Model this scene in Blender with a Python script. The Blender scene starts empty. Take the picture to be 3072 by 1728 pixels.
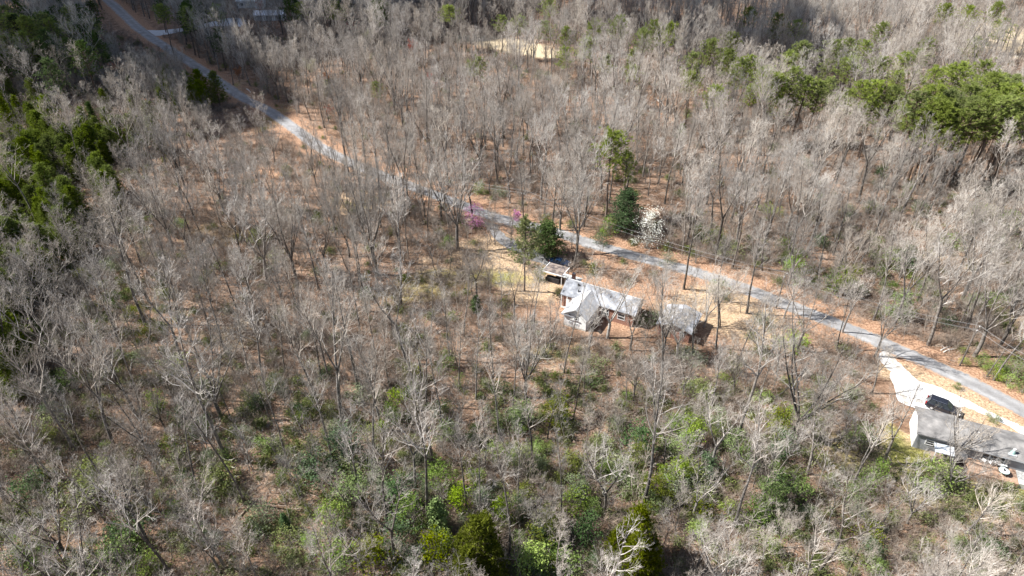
import bpy, math, random
import numpy as np
from mathutils import Vector, Matrix

# ------------------------------------------------------------------ camera, sky, sun, exposure
scene = bpy.context.scene
COL = scene.collection
CAM_H = 78.0
PITCH = math.radians(34)
FOC = 2048.0                                  # focal length in units of a 3072-wide frame
cam_d = bpy.data.cameras.new("camera")
cam_d.sensor_width = 36.0
cam_d.lens = 36.0 * FOC / 3072.0
cam_d.clip_end = 6000
cam_d.clip_start = 0.5
cam = bpy.data.objects.new("camera", cam_d)
cam.location = (0, 0, CAM_H)
cam.rotation_euler = (math.pi / 2 - PITCH, 0, 0)
COL.objects.link(cam)
scene.camera = cam

SUN_EL = math.radians(46)
SUN_TO = Vector((-1.0, 0.07, 0)).normalized()          # horizontal direction towards the sun
world = bpy.data.worlds.new("World")
scene.world = world
world.use_nodes = True
nt = world.node_tree
sky = nt.nodes.new("ShaderNodeTexSky")
sky.sky_type = 'NISHITA'
sky.sun_disc = False
sky.sun_elevation = SUN_EL
sky.sun_rotation = math.atan2(SUN_TO.x, SUN_TO.y)
bg = nt.nodes["Background"]
bg.inputs[1].default_value = 0.055
nt.links.new(sky.outputs[0], bg.inputs[0])
sun_d = bpy.data.lights.new("sun", 'SUN')
sun_d.energy = 5.0
sun_d.angle = math.radians(0.5)
sun_d.color = (1.0, 0.975, 0.94)
sun = bpy.data.objects.new("sun", sun_d)
sv = Vector((SUN_TO.x * math.cos(SUN_EL), SUN_TO.y * math.cos(SUN_EL), math.sin(SUN_EL)))
sun.rotation_euler = sv.to_track_quat('Z', 'Y').to_euler()
sun.location = (-200, 60, 300)
COL.objects.link(sun)
scene.view_settings.view_transform = 'Standard'
scene.view_settings.look = 'None'
scene.view_settings.exposure = 1.22
scene.view_settings.gamma = 1.0
scene.cycles.max_bounces = 5
scene.cycles.diffuse_bounces = 3
scene.cycles.transparent_max_bounces = 4

R = random.Random(7)

# ------------------------------------------------------------------ photo pixel <-> ground
CP, SP = math.cos(PITCH), math.sin(PITCH)
def G(x, y, z=0.0):
    u = (x - 1536) / FOC; v = (864 - y) / FOC
    dx, dy, dz = u, CP + v * SP, -SP + v * CP
    t = (z - CAM_H) / dz
    return Vector((dx * t, dy * t, z))
def PX(p):
    dz = p[2] - CAM_H
    f = p[1] * CP - dz * SP; up = p[1] * SP + dz * CP
    return (1536 + FOC * p[0] / f, 864 - FOC * up / f)
def height_to(bx, by, ty):
    """height of a vertical thing standing at pixel bx,by whose top reaches row ty"""
    g = G(bx, by); lo, hi = 0.2, 60.0
    for _ in range(30):
        m = (lo + hi) / 2
        if PX((g.x, g.y, m))[1] > ty: lo = m
        else: hi = m
    return lo
def base_for_top(x, ty, h):
    g = G(x, ty, h); return (g.x, g.y)

# ------------------------------------------------------------------ materials
def new_mat(name):
    m = bpy.data.materials.new(name); m.use_nodes = True
    return m, m.node_tree, m.node_tree.nodes["Principled BSDF"]
def N(nt, t, **kw):
    n = nt.nodes.new(t)
    for k, v in kw.items(): setattr(n, k, v)
    return n
def ramp(nt, stops, interp='LINEAR'):
    n = nt.nodes.new("ShaderNodeValToRGB"); cr = n.color_ramp; cr.interpolation = interp
    while len(cr.elements) < len(stops): cr.elements.new(0.5)
    for e, (p, c) in zip(cr.elements, stops):
        e.position = p; e.color = (*c, 1) if len(c) == 3 else c
    return n
def noise(nt, scale, detail=3, rough=0.6, coord='Object', vec=None):
    n = nt.nodes.new("ShaderNodeTexNoise")
    n.inputs["Scale"].default_value = scale; n.inputs["Detail"].default_value = detail
    n.inputs["Roughness"].default_value = rough
    if vec is None:
        c = nt.nodes.new("ShaderNodeTexCoord"); vec = c.outputs[coord]
    nt.links.new(vec, n.inputs["Vector"])
    return n
def simple(name, stops, scale=3.0, rough=0.8, detail=4, bump=0.0, metallic=0.0, coord='Object', spec=0.3):
    m, nt, b = new_mat(name)
    n = noise(nt, scale, detail, coord=coord)
    r = ramp(nt, stops)
    nt.links.new(n.outputs["Fac"], r.inputs[0]); nt.links.new(r.outputs[0], b.inputs["Base Color"])
    b.inputs["Roughness"].default_value = rough; b.inputs["Metallic"].default_value = metallic
    b.inputs["Specular IOR Level"].default_value = spec
    if bump:
        bp = N(nt, "ShaderNodeBump"); bp.inputs["Strength"].default_value = bump
        nt.links.new(n.outputs["Fac"], bp.inputs["Height"]); nt.links.new(bp.outputs[0], b.inputs["Normal"])
    return m
def rand_tint(nt, col_socket, lo, hi, sat=0.0):
    """multiply by a per-object random brightness"""
    oi = N(nt, "ShaderNodeObjectInfo")
    mr = N(nt, "ShaderNodeMapRange"); mr.inputs[3].default_value = lo; mr.inputs[4].default_value = hi
    nt.links.new(oi.outputs["Random"], mr.inputs[0])
    hs = N(nt, "ShaderNodeHueSaturation")
    nt.links.new(col_socket, hs.inputs["Color"]); nt.links.new(mr.outputs[0], hs.inputs["Value"])
    if sat:
        m2 = N(nt, "ShaderNodeMath", operation='MULTIPLY'); m2.inputs[1].default_value = 17.31
        m3 = N(nt, "ShaderNodeMath", operation='FRACT')
        m4 = N(nt, "ShaderNodeMapRange"); m4.inputs[3].default_value = 1 - sat; m4.inputs[4].default_value = 1 + sat
        nt.links.new(oi.outputs["Random"], m2.inputs[0]); nt.links.new(m2.outputs[0], m3.inputs[0])
        nt.links.new(m3.outputs[0], m4.inputs[0]); nt.links.new(m4.outputs[0], hs.inputs["Saturation"])
    return hs.outputs[0]
def bark_mat(name, a, b_, c, lo=0.75, hi=1.25, scale=2.2):
    m, nt, b = new_mat(name)
    n = noise(nt, scale, 4, 0.7)
    r = ramp(nt, [(0.32, a), (0.52, b_), (0.7, c)])
    nt.links.new(n.outputs["Fac"], r.inputs[0])
    nt.links.new(rand_tint(nt, r.outputs[0], lo, hi, 0.25), b.inputs["Base Color"])
    b.inputs["Roughness"].default_value = 0.95; b.inputs["Specular IOR Level"].default_value = 0.1
    return m
def leaf_mat(name, a, b_, c, lo=0.8, hi=1.2, trans=0.3, scale=1.3):
    m = bpy.data.materials.new(name); m.use_nodes = True; nt = m.node_tree
    nt.nodes.remove(nt.nodes["Principled BSDF"]); out = nt.nodes["Material Output"]
    if name == 'pine needles': trans = .45
    n = noise(nt, scale, 3, 0.7)
    r = ramp(nt, [(0.3, a), (0.5, b_), (0.7, c)])
    nt.links.new(n.outputs["Fac"], r.inputs[0])
    col = rand_tint(nt, r.outputs[0], lo, hi, 0.15)
    d = N(nt, "ShaderNodeBsdfDiffuse"); t = N(nt, "ShaderNodeBsdfTranslucent"); mx = N(nt, "ShaderNodeMixShader")
    mx.inputs[0].default_value = trans
    nt.links.new(col, d.inputs[0]); nt.links.new(col, t.inputs[0])
    nt.links.new(d.outputs[0], mx.inputs[1]); nt.links.new(t.outputs[0], mx.inputs[2])
    nt.links.new(mx.outputs[0], out.inputs[0])
    return m

M = {}
M['bark'] = bark_mat("bark", (.07, .06, .055), (.145, .128, .112), (.33, .305, .275), .6, 1.5)
M['twig'] = bark_mat("twigs", (.34, .295, .25), (.46, .415, .365), (.61, .575, .53), .6, 1.25, 0.6)
M['twig_red'] = bark_mat("budding twigs", (.30, .16, .13), (.36, .20, .17), (.42, .28, .24), .8, 1.15, 0.6)
M['sapling'] = bark_mat("sapling bark", (.22, .19, .16), (.31, .275, .24), (.46, .42, .37), .7, 1.25, 0.8)
M['pinebark'] = bark_mat("pine bark", (.09, .065, .05), (.16, .12, .095), (.24, .19, .16))
M['pine'] = leaf_mat("pine needles", (.19, .235, .06), (.27, .32, .09), (.35, .39, .14))
M['youngpine'] = leaf_mat("young pine needles", (.08, .118, .016), (.15, .195, .026), (.23, .27, .06))
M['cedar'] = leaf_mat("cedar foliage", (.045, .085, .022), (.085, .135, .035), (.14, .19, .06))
M['olive'] = leaf_mat("olive cedar foliage", (.085, .11, .012), (.15, .175, .02), (.235, .26, .045))
M['holly'] = leaf_mat("holly leaves", (.10, .155, .035), (.18, .26, .07), (.29, .36, .14))
M['darkleaf'] = leaf_mat("dark laurel leaves", (.035, .07, .03), (.075, .125, .05), (.15, .20, .10), trans=.2)
M['lime'] = leaf_mat("fresh green leaves", (.15, .225, .03), (.24, .33, .055), (.34, .41, .11))
M['greyleaf'] = leaf_mat("grey green leaves", (.14, .18, .09), (.22, .26, .15), (.31, .34, .22))
M['rust'] = leaf_mat("rusty dry leaves", (.22, .08, .03), (.34, .14, .05), (.46, .22, .09))
M['white'] = leaf_mat("white blossom", (.62, .62, .52), (.76, .76, .68), (.84, .84, .80))
M['pink'] = leaf_mat("pink blossom", (.42, .15, .31), (.55, .23, .42), (.66, .36, .56))
M['redbud'] = leaf_mat("red maple flowers", (.40, .06, .04), (.52, .10, .07), (.58, .18, .12))
M['cream'] = leaf_mat("cream catkins", (.42, .42, .22), (.52, .52, .30), (.6, .6, .4))
M['pearly'] = leaf_mat("pale pine needles", (.19, .215, .08), (.28, .31, .12), (.37, .39, .18))
M['brush'] = bark_mat("brush twigs", (.19, .15, .12), (.29, .235, .19), (.43, .365, .305), .65, 1.3, 0.7)
M['brush_g'] = leaf_mat("low green brush", (.13, .155, .055), (.21, .24, .09), (.30, .32, .14))
M['log'] = bark_mat("dead wood", (.24, .19, .15), (.36, .30, .25), (.5, .45, .39))
M['palelog'] = simple("bleached wood", [(.3, (.55, .5, .45)), (.7, (.75, .71, .66))], 3)

M['shingle'] = simple("grey shingles", [(.32, (.12, .125, .14)), (.45, (.22, .23, .25)), (.55, (.33, .34, .365)), (.68, (.44, .45, .48))], .55, .9, 6, .2)
M['shingle_pale'] = simple("pale shingles", [(.30, (.30, .295, .29)), (.46, (.43, .43, .435)), (.66, (.54, .54, .55))], .9, .9, 6, .2)
M['shingle_brown'] = simple("weathered grey brown shingles", [(.32, (.12, .115, .112)), (.5, (.20, .192, .185)), (.66, (.30, .285, .272))], .6, .9, 7, .2)
M['leafroof'] = simple("roof strewn with leaves", [(.3, (.05, .05, .06)), (.45, (.12, .095, .085)), (.55, (.27, .22, .185)), (.7, (.08, .08, .10))], 1.1, .9, 6)
def brick(name, c1, c2):
    m, nt, b = new_mat(name)
    tc = N(nt, "ShaderNodeTexCoord"); bt = N(nt, "ShaderNodeTexBrick")
    mp = N(nt, "ShaderNodeMapping"); mp.inputs["Rotation"].default_value = (math.pi / 2, 0, 0)
    nt.links.new(tc.outputs["Object"], mp.inputs[0]); nt.links.new(mp.outputs[0], bt.inputs["Vector"])
    bt.inputs["Scale"].default_value = 4.5
    bt.inputs["Color1"].default_value = (*c1, 1); bt.inputs["Color2"].default_value = (*c2, 1)
    bt.inputs["Mortar"].default_value = (.38, .33, .29, 1); bt.inputs["Mortar Size"].default_value = .012
    nt.links.new(bt.outputs["Color"], b.inputs["Base Color"]); b.inputs["Roughness"].default_value = .9
    return m
M['brick'] = brick("red brick", (.28, .13, .085), (.20, .09, .06))
M['white_siding'] = simple("white siding", [(.3, (.72, .72, .70)), (.6, (.82, .82, .80))], 1.5, .6, 5)
M['grey_siding'] = simple("grey siding", [(.3, (.24, .25, .27)), (.7, (.33, .34, .36))], 1.2, .7, 4)
M['white_paint'] = simple("white paint", [(.3, (.76, .76, .75)), (.7, (.84, .84, .83))], 4, .5)
M['frame'] = simple("window frame paint", [(.3, (.66, .66, .65)), (.7, (.76, .76, .75))], 4, .5)
M['wood'] = simple("weathered boards", [(.3, (.20, .15, .11)), (.7, (.34, .27, .21))], 5, .9)
M['pole'] = simple("pole wood", [(.3, (.10, .085, .075)), (.7, (.19, .165, .14))], 4, .9)
M['leafdeck'] = simple('boards under leaves', [(.3, (.16, .10, .07)), (.5, (.34, .22, .15)), (.7, (.44, .32, .24))], 1.6, .9, 6)
M['metal'] = simple("galvanised metal", [(.3, (.42, .44, .46)), (.7, (.6, .62, .64))], 3, .45, metallic=.6)
M['teal'] = simple("verdigris copper", [(.3, (.22, .40, .37)), (.7, (.42, .56, .52))], 4, .7)
M['glass'] = simple("window glass", [(.3, (.02, .025, .03)), (.7, (.05, .06, .07))], 1, .08, spec=.6)
M['dark'] = simple("dark interior", [(.3, (.02, .02, .02)), (.7, (.045, .04, .04))], 2, .9)
M['paleblue'] = simple("pale metal porch roof", [(.3, (.38, .44, .50)), (.5, (.54, .58, .62)), (.7, (.60, .52, .46))], 1.2, .6, 5)
M['white_roof'] = simple('white metal roofing', [(.3, (.78, .78, .79)), (.7, (.86, .86, .87))], .8, .5)
M['concrete'] = simple("concrete", [(.3, (.38, .38, .36)), (.7, (.52, .52, .49))], 2, .9, 6)
M['carpaint'] = simple("black blue car paint", [(.3, (.012, .015, .022)), (.7, (.018, .021, .032))], 1, .18, spec=.6)
M['bluepaint'] = simple("dark blue car paint", [(.3, (.01, .025, .06)), (.7, (.014, .033, .075))], 1, .2, spec=.6)
M['tyre'] = simple("tyre rubber", [(.3, (.018, .018, .018)), (.7, (.03, .03, .03))], 9, .85)
M['rim'] = simple("alloy rim", [(.3, (.5, .5, .52)), (.7, (.6, .6, .62))], 5, .3, metallic=.9)
M['chrome'] = simple("bright trim", [(.3, (.66, .66, .68)), (.7, (.74, .74, .76))], 5, .2, metallic=.9)
M['redlamp'] = simple("red lamp lens", [(.3, (.34, .02, .02)), (.7, (.45, .03, .03))], 5, .2)
M['clearlamp'] = simple("clear lamp lens", [(.3, (.6, .6, .6)), (.7, (.75, .75, .75))], 5, .1)
M['plastic'] = simple("white plastic", [(.3, (.74, .74, .74)), (.7, (.82, .82, .82))], 6, .45)
M['orange'] = simple("orange plastic", [(.3, (.6, .26, .04)), (.7, (.7, .34, .06))], 6, .5)
M['mulch'] = simple("dark mulch", [(.3, (.03, .022, .018)), (.5, (.07, .05, .04)), (.7, (.16, .11, .085))], 2.2, .95, 6)
M['gravel'] = simple("white gravel", [(.32, (.30, .26, .21)), (.41, (.50, .475, .44)), (.50, (.64, .63, .61)), (.7, (.74, .74, .73))], 0.38, .95, 10, .3)
M['palegravel'] = simple("pale concrete apron", [(.3, (.40, .41, .42)), (.7, (.56, .57, .58))], .6, .9, 6)
M['wire'] = simple("wire", [(.3, (.25, .25, .25)), (.7, (.34, .34, .34))], 1, .5)

def road_mat():
    m, nt, b = new_mat("worn asphalt")
    n1 = noise(nt, .35, 5, .65); n2 = noise(nt, 6, 4, .7)
    r = ramp(nt, [(.3, (.19, .187, .187)), (.5, (.265, .262, .262)), (.68, (.34, .335, .33))])
    nt.links.new(n1.outputs["Fac"], r.inputs[0])
    mx = N(nt, "ShaderNodeMix", data_type='RGBA', blend_type='MULTIPLY'); mx.inputs[0].default_value = .35
    r2 = ramp(nt, [(.35, (.6, .6, .6)), (.65, (1.1, 1.1, 1.1))])
    nt.links.new(n2.outputs["Fac"], r2.inputs[0])
    nt.links.new(r.outputs[0], mx.inputs[6]); nt.links.new(r2.outputs[0], mx.inputs[7])
    at = N(nt, "ShaderNodeAttribute", attribute_name="across"); ab = N(nt, "ShaderNodeMath", operation='ABSOLUTE'); nt.links.new(at.outputs["Fac"], ab.inputs[0])
    tr = ramp(nt, [(.0, (.90, .89, .88)), (.22, (.93, .92, .91)), (.45, (1.1, 1.1, 1.1)), (.68, (1.02, 1.02, 1.02)), (.86, (.88, .86, .84)), (1.0, (.80, .72, .64))])
    nt.links.new(ab.outputs[0], tr.inputs[0])
    m2 = N(nt, "ShaderNodeMix", data_type='RGBA', blend_type='MULTIPLY'); m2.inputs[0].default_value = 1
    nt.links.new(mx.outputs[2], m2.inputs[6]); nt.links.new(tr.outputs[0], m2.inputs[7])
    n3 = noise(nt, 1.1, 6, .8); ad = N(nt, "ShaderNodeMath", operation='MULTIPLY_ADD'); ad.inputs[1].default_value = .30
    pw = N(nt, "ShaderNodeMath", operation='POWER'); pw.inputs[1].default_value = 3.0; nt.links.new(ab.outputs[0], pw.inputs[0])
    nt.links.new(pw.outputs[0], ad.inputs[0]); nt.links.new(n3.outputs["Fac"], ad.inputs[2])
    lf = ramp(nt, [(.66, (0, 0, 0)), (.74, (1, 1, 1))]); nt.links.new(ad.outputs[0], lf.inputs[0])
    m3 = N(nt, "ShaderNodeMix", data_type='RGBA'); nt.links.new(lf.outputs[0], m3.inputs[0]); nt.links.new(m2.outputs[2], m3.inputs[6]); m3.inputs[7].default_value = (.36, .24, .16, 1)
    nt.links.new(m3.outputs[2], b.inputs["Base Color"]); b.inputs["Roughness"].default_value = .92
    return m
M['road'] = road_mat()

def ground_mat():
    m, nt, b = new_mat("leaf litter forest floor")
    big = noise(nt, .03, 4, .6); mid = noise(nt, .35, 5, .7); fine = noise(nt, 2.6, 4, .75); spk = noise(nt, 7.0, 3, .8)
    base = ramp(nt, [(.30, (.125, .082, .056)), (.45, (.205, .138, .096)), (.58, (.295, .208, .15)), (.72, (.42, .325, .25))])
    nt.links.new(mid.outputs["Fac"], base.inputs[0])
    f = ramp(nt, [(.30, (.48, .45, .42)), (.5, (.95, .95, .95)), (.68, (1.32, 1.3, 1.26))])
    nt.links.new(fine.outputs["Fac"], f.inputs[0])
    def mix(a, bb, fac, mode='MIX'):
        x = N(nt, "ShaderNodeMix", data_type='RGBA', blend_type=mode)
        if isinstance(fac, float): x.inputs[0].default_value = fac
        else: nt.links.new(fac, x.inputs[0])
        for s, i in ((a, 6), (bb, 7)):
            if isinstance(s, tuple): x.inputs[i].default_value = (*s, 1)
            else: nt.links.new(s, x.inputs[i])
        return x.outputs[2]
    rb = ramp(nt, [(.35, (.86, .80, .76)), (.65, (1.1, 1.04, 1.0))])
    nt.links.new(big.outputs["Fac"], rb.inputs[0])
    c = mix(base.outputs[0], rb.outputs[0], 1.0, 'MULTIPLY')
    def masked(attr, col_a, col_b, c, soft=.22):
        a = N(nt, "ShaderNodeAttribute", attribute_name=attr)
        s = N(nt, "ShaderNodeMath", operation='ADD'); nt.links.new(a.outputs["Fac"], s.inputs[0])
        q = N(nt, "ShaderNodeMath", operation='MULTIPLY_ADD'); q.inputs[1].default_value = 1.1; q.inputs[2].default_value = -.55
        nt.links.new(mid.outputs["Fac"], q.inputs[0]); nt.links.new(q.outputs[0], s.inputs[1])
        mr = N(nt, "ShaderNodeMapRange"); mr.inputs[1].default_value = .5 - soft; mr.inputs[2].default_value = .5 + soft
        nt.links.new(s.outputs[0], mr.inputs[0])
        cc = ramp(nt, [(.35, col_a), (.65, col_b)]); nt.links.new(fine.outputs["Fac"], cc.inputs[0])
        return mix(c, cc.outputs[0], mr.outputs[0])
    c = masked('orange', (.27, .155, .095), (.42, .27, .18), c)
    c = masked('tan', (.34, .235, .145), (.50, .375, .25), c)
    c = masked('green', (.15, .155, .04), (.28, .26, .085), c, .3)
    c = masked('pale', (.42, .335, .22), (.56, .47, .33), c)
    c = masked('dark', (.07, .05, .035), (.15, .105, .07), c)
    c = mix(c, f.outputs[0], 1.0, 'MULTIPLY')
    sp = ramp(nt, [(.28, (.55, .5, .46)), (.45, (1, 1, 1)), (.62, (1, 1, 1)), (.75, (1.35, 1.3, 1.25))])
    nt.links.new(spk.outputs["Fac"], sp.inputs[0])
    c = mix(c, sp.outputs[0], .8, 'MULTIPLY')
    nt.links.new(c, b.inputs["Base Color"])
    b.inputs["Roughness"].default_value = .95; b.inputs["Specular IOR Level"].default_value = .1
    bp = N(nt, "ShaderNodeBump"); bp.inputs["Strength"].default_value = .6; bp.inputs["Distance"].default_value = .15
    nt.links.new(fine.outputs["Fac"], bp.inputs["Height"]); nt.links.new(bp.outputs[0], b.inputs["Normal"])
    return m
M['ground'] = ground_mat()

# ------------------------------------------------------------------ mesh builder and object helpers
class MB:
    def __init__(s): s.v = []; s.f = []; s.m = []
    def tube(s, pts, rad, n=3, mi=0, cap=False):
        base = len(s.v); k = len(pts)
        for i in range(k):
            p = pts[i]
            a = pts[max(i - 1, 0)]; b = pts[min(i + 1, k - 1)]
            tx, ty, tz = b[0] - a[0], b[1] - a[1], b[2] - a[2]
            l = math.sqrt(tx * tx + ty * ty + tz * tz) or 1; tx /= l; ty /= l; tz /= l
            if abs(tz) < .9: ux, uy, uz = ty, -tx, 0.0
            else: ux, uy, uz = 0.0, tz, -ty
            l = math.sqrt(ux * ux + uy * uy + uz * uz) or 1; ux /= l; uy /= l; uz /= l
            wx, wy, wz = ty * uz - tz * uy, tz * ux - tx * uz, tx * uy - ty * ux
            r = rad[i]
            for j in range(n):
                c = math.cos(6.28318 * j / n) * r; d = math.sin(6.28318 * j / n) * r
                s.v.append((p[0] + ux * c + wx * d, p[1] + uy * c + wy * d, p[2] + uz * c + wz * d))
        for i in range(k - 1):
            for j in range(n):
                a = base + i * n + j; b = base + i * n + (j + 1) % n
                s.f.append((a, b, b + n, a + n)); s.m.append(mi)
        if cap:
            s.f.append(tuple(base + j for j in range(n))[::-1]); s.m.append(mi)
            s.f.append(tuple(base + (k - 1) * n + j for j in range(n))); s.m.append(mi)
    def box(s, c, d, rz=0.0, mi=0):
        b = len(s.v); ca, sa = math.cos(rz), math.sin(rz)
        for sz in (-.5, .5):
            for sx, sy in ((-.5, -.5), (.5, -.5), (.5, .5), (-.5, .5)):
                x, y = sx * d[0], sy * d[1]
                s.v.append((c[0] + x * ca - y * sa, c[1] + x * sa + y * ca, c[2] + sz * d[2]))
        for f in ((0, 3, 2, 1), (4, 5, 6, 7), (0, 1, 5, 4), (1, 2, 6, 5), (2, 3, 7, 6), (3, 0, 4, 7)):
            s.f.append(tuple(b + i for i in f)); s.m.append(mi)
    def poly(s, pts, mi=0):
        b = len(s.v); s.v += [tuple(p) for p in pts]; s.f.append(tuple(range(b, b + len(pts)))); s.m.append(mi)
    def prism(s, prof, d0, d1, axis, mi=0):
        """profile of (h, z) pairs swept along axis 'x' or 'y' from d0 to d1"""
        b = len(s.v); n = len(prof)
        for d in (d0, d1):
            for h, z in prof: s.v.append((d, h, z) if axis == 'x' else (h, d, z))
        for i in range(n):
            j = (i + 1) % n
            s.f.append((b + i, b + j, b + n + j, b + n + i)); s.m.append(mi)
        s.f.append(tuple(b + i for i in range(n))[::-1]); s.m.append(mi)
        s.f.append(tuple(b + n + i for i in range(n))); s.m.append(mi)
    def disc(s, c, r, h, n=20, mi=0):
        b = len(s.v)
        for z in (c[2], c[2] + h):
            for j in range(n): s.v.append((c[0] + r * math.cos(6.28318 * j / n), c[1] + r * math.sin(6.28318 * j / n), z))
        for j in range(n):
            k = (j + 1) % n; s.f.append((b + j, b + k, b + n + k, b + n + j)); s.m.append(mi)
        s.f.append(tuple(b + n + j for j in range(n))); s.m.append(mi)
        s.f.append(tuple(b + j for j in range(n))[::-1]); s.m.append(mi)
    def mesh(s, name, mats, smooth=False):
        me = bpy.data.meshes.new(name)
        me.from_pydata(s.v, [], s.f)
        for m in (mats if isinstance(mats, (list, tuple)) else [mats]): me.materials.append(m)
        me.polygons.foreach_set("material_index", s.m)
        if smooth: me.polygons.foreach_set("use_smooth", [True] * len(s.f))
        me.update()
        return me

def link(name, data, parent=None, loc=None):
    o = bpy.data.objects.new(name, data); COL.objects.link(o)
    if parent is not None: o.parent = parent
    if loc is not None: o.location = loc
    return o
def build(mb, name, mat, parent=None, smooth=False, bevel=0.0):
    o = link(name, mb.mesh(name, mat, smooth), parent)
    if bevel:
        b = o.modifiers.new("bevel", 'BEVEL'); b.width = bevel; b.segments = 2; b.limit_method = 'ANGLE'
    return o
def tag(o, label, cat=None, group=None, kind=None):
    o["label"] = label
    if cat: o["category"] = cat
    if group: o["group"] = group
    if kind: o["kind"] = kind
    return o
def thing(name, label, cat, loc=(0, 0, 0), rz=0.0, group=None):
    o = bpy.data.objects.new(name, None); o.empty_display_size = .3
    COL.objects.link(o); o.location = loc; o.rotation_euler = (0, 0, rz)
    return tag(o, label, cat, group)

# ------------------------------------------------------------------ road and terrain
ROAD_PX = [(250, -60), (323, 0), (366, 38), (414, 86), (459, 117), (600, 206), (662, 248), (724, 292), (803, 330), (855, 366), (907, 405),
           (955, 440), (999, 465), (1090, 506), (1180, 540), (1285, 577), (1364, 606), (1415, 628), (1483, 652), (1580, 676), (1682, 701), (1769, 730),
           (1913, 772), (2028, 800), (2148, 835), (2299, 892), (2432, 941), (2564, 995), (2683, 1047), (2803, 1097), (2872, 1129),
           (2976, 1183), (3072, 1234), (3250, 1335)]
road_c = [G(*p) for p in ROAD_PX]
def smooth_line(pts, it=3):
    pts = [Vector(p) for p in pts]
    for _ in range(it):
        q = [pts[0]]
        for a, b in zip(pts, pts[1:]): q += [a.lerp(b, .25), a.lerp(b, .75)]
        q.append(pts[-1]); pts = q
    return pts
road_l = smooth_line(road_c, 2)
RA = np.array([(p.x, p.y) for p in road_l])
def road_dist(x, y):
    p = np.array((x, y)); a = RA[:-1]; d = RA[1:] - a
    t = np.clip(((p - a) * d).sum(1) / (d * d).sum(1), 0, 1)
    q = a + d * t[:, None] - p
    return float(np.sqrt((q * q).sum(1)).min())
def road_dist_arr(P):
    best = np.full(len(P), 1e9)
    for a, b in zip(RA[:-1:2], RA[2::2]):
        d = b - a; t = np.clip(((P - a) @ d) / (d @ d), 0, 1)
        q = P - a - t[:, None] * d
        best = np.minimum(best, np.sqrt((q * q).sum(1)))
    return best

def relief(x, y):
    return .55 * np.sin(x / 23 + 1) * np.cos(y / 19) + .35 * np.sin(x / 9.1 + y / 13.0) + .25 * np.cos(x / 14.7 - y / 8.3)
FLAT = [(G(1790, 930), 20), (G(2020, 980), 12), (G(2900, 1250), 22), (G(1670, 800), 10), (G(2760, 1150), 12), (G(740, 30), 40), (G(500, 90), 15)]
def ground_z(P):
    P = np.asarray(P, float).reshape(-1, 2)
    w = np.clip((road_dist_arr(P) - 5) / 14, 0, 1)
    for c, r in FLAT:
        w = np.minimum(w, np.clip((np.hypot(P[:, 0] - c.x, P[:, 1] - c.y) - r) / 12, 0, 1))
    return relief(P[:, 0], P[:, 1]) * w
def gz(x, y): return float(ground_z([(x, y)])[0])

# patches of ground cover: (px, py, radius_m_x, radius_m_y, strength)
PATCH = {
 'tan': [(1500, 750, 9, 6, 1.0), (1440, 780, 8, 5, .8), (1560, 800, 8, 6, 1.0), (1600, 860, 7, 6, .8), (2230, 960, 8, 6, .9), (2160, 900, 9, 5, .8), (2300, 1010, 6, 5, .6), (1330, 800, 8, 5, .5),
         (2700, 1115, 4, 2.5, 1.0), (2790, 1150, 5, 2.2, 1.0), (2860, 1180, 5, 2, 1.0), (2960, 1225, 5, 2, .9), (2890, 1265, 5, 3, .9), (2990, 1280, 5, 3, 1.0), (2690, 1325, 3, 2.5, 1.0), (2720, 1345, 3, 1.4, 1.0),
         (1080, 610, 8, 8, .8), (1060, 520, 6, 6, .4), (2080, 930, 8, 6, .6), (700, 265, 4, 12, .5), (2850, 780, 6, 5, .6), (2990, 950, 5, 5, .5), (1890, 280, 9, 7, .5)],
 'green': [(1460, 835, 9, 3, .7), (1330, 840, 8, 4, .6), (1250, 880, 8, 4, .5), (2700, 1385, 7, 3, .95), (2850, 1440, 7, 2.5, 1.0), (2960, 1470, 6, 2.5, .9), (3060, 1450, 5, 3, .8), (2600, 1380, 6, 4, .6), (2900, 1490, 7, 3, .8),
           (1080, 620, 3, 3, .6), (820, 350, 5, 12, .4), (690, 270, 2, 10, .5), (1690, 1060, 9, 3, .4), (2780, 1400, 6, 3, .7), (2560, 1330, 5, 3, .5), (640, 700, 8, 6, .4), (2690, 1310, 1.6, 3, .8), (720, 1000, 8, 5, .35)],
 'orange': [(1720, 775, 9, 5, 1.0), (1660, 800, 8, 5, .7), (1600, 740, 7, 5, .8), (1820, 860, 9, 5, .8), (1950, 870, 10, 5, .8), (1690, 930, 3, 3, 1.0), (2100, 850, 12, 5, .7), (1960, 300, 14, 10, .8), (1775, 320, 8, 14, .7), (1990, 340, 10, 8, .7), (2340, 500, 14, 6, .5),
            (100, 1650, 7, 5, .6), (270, 1520, 7, 5, .7), (350, 1600, 6, 4, .6), (1880, 960, 7, 4, .7), (2500, 900, 14, 3, .3), (2700, 470, 10, 6, .5), (900, 440, 5, 4, .4), (820, 520, 8, 5, .6), (1070, 790, 5, 4, .3), (2100, 1000, 7, 5, .7)],
 'pale': [(1400, 110, 18, 4.5, 1.0), (1470, 122, 17, 5, 1.0), (1540, 136, 15, 5, 1.0), (1600, 149, 13, 4, 1.0), (1645, 160, 8, 4, .9), (3010, 120, 26, 22, 1.0), (3080, 140, 20, 22, 1.0), (2960, 85, 16, 16, .7), (2760, 50, 14, 14, .5)],
 'dark': [(2880, 1400, 4.5, 1.8, .9), (2960, 1425, 4.5, 1.8, .9), (3000, 1438, 3, 2, .9), (600, 1160, 8, 6, .5), (620, 700, 7, 6, .5), (1500, 960, 6, 3, .3), (200, 1560, 6, 4, .7), (1700, 1660, 8, 6, .6), (1330, 1640, 8, 5, .5)],
}
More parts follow.
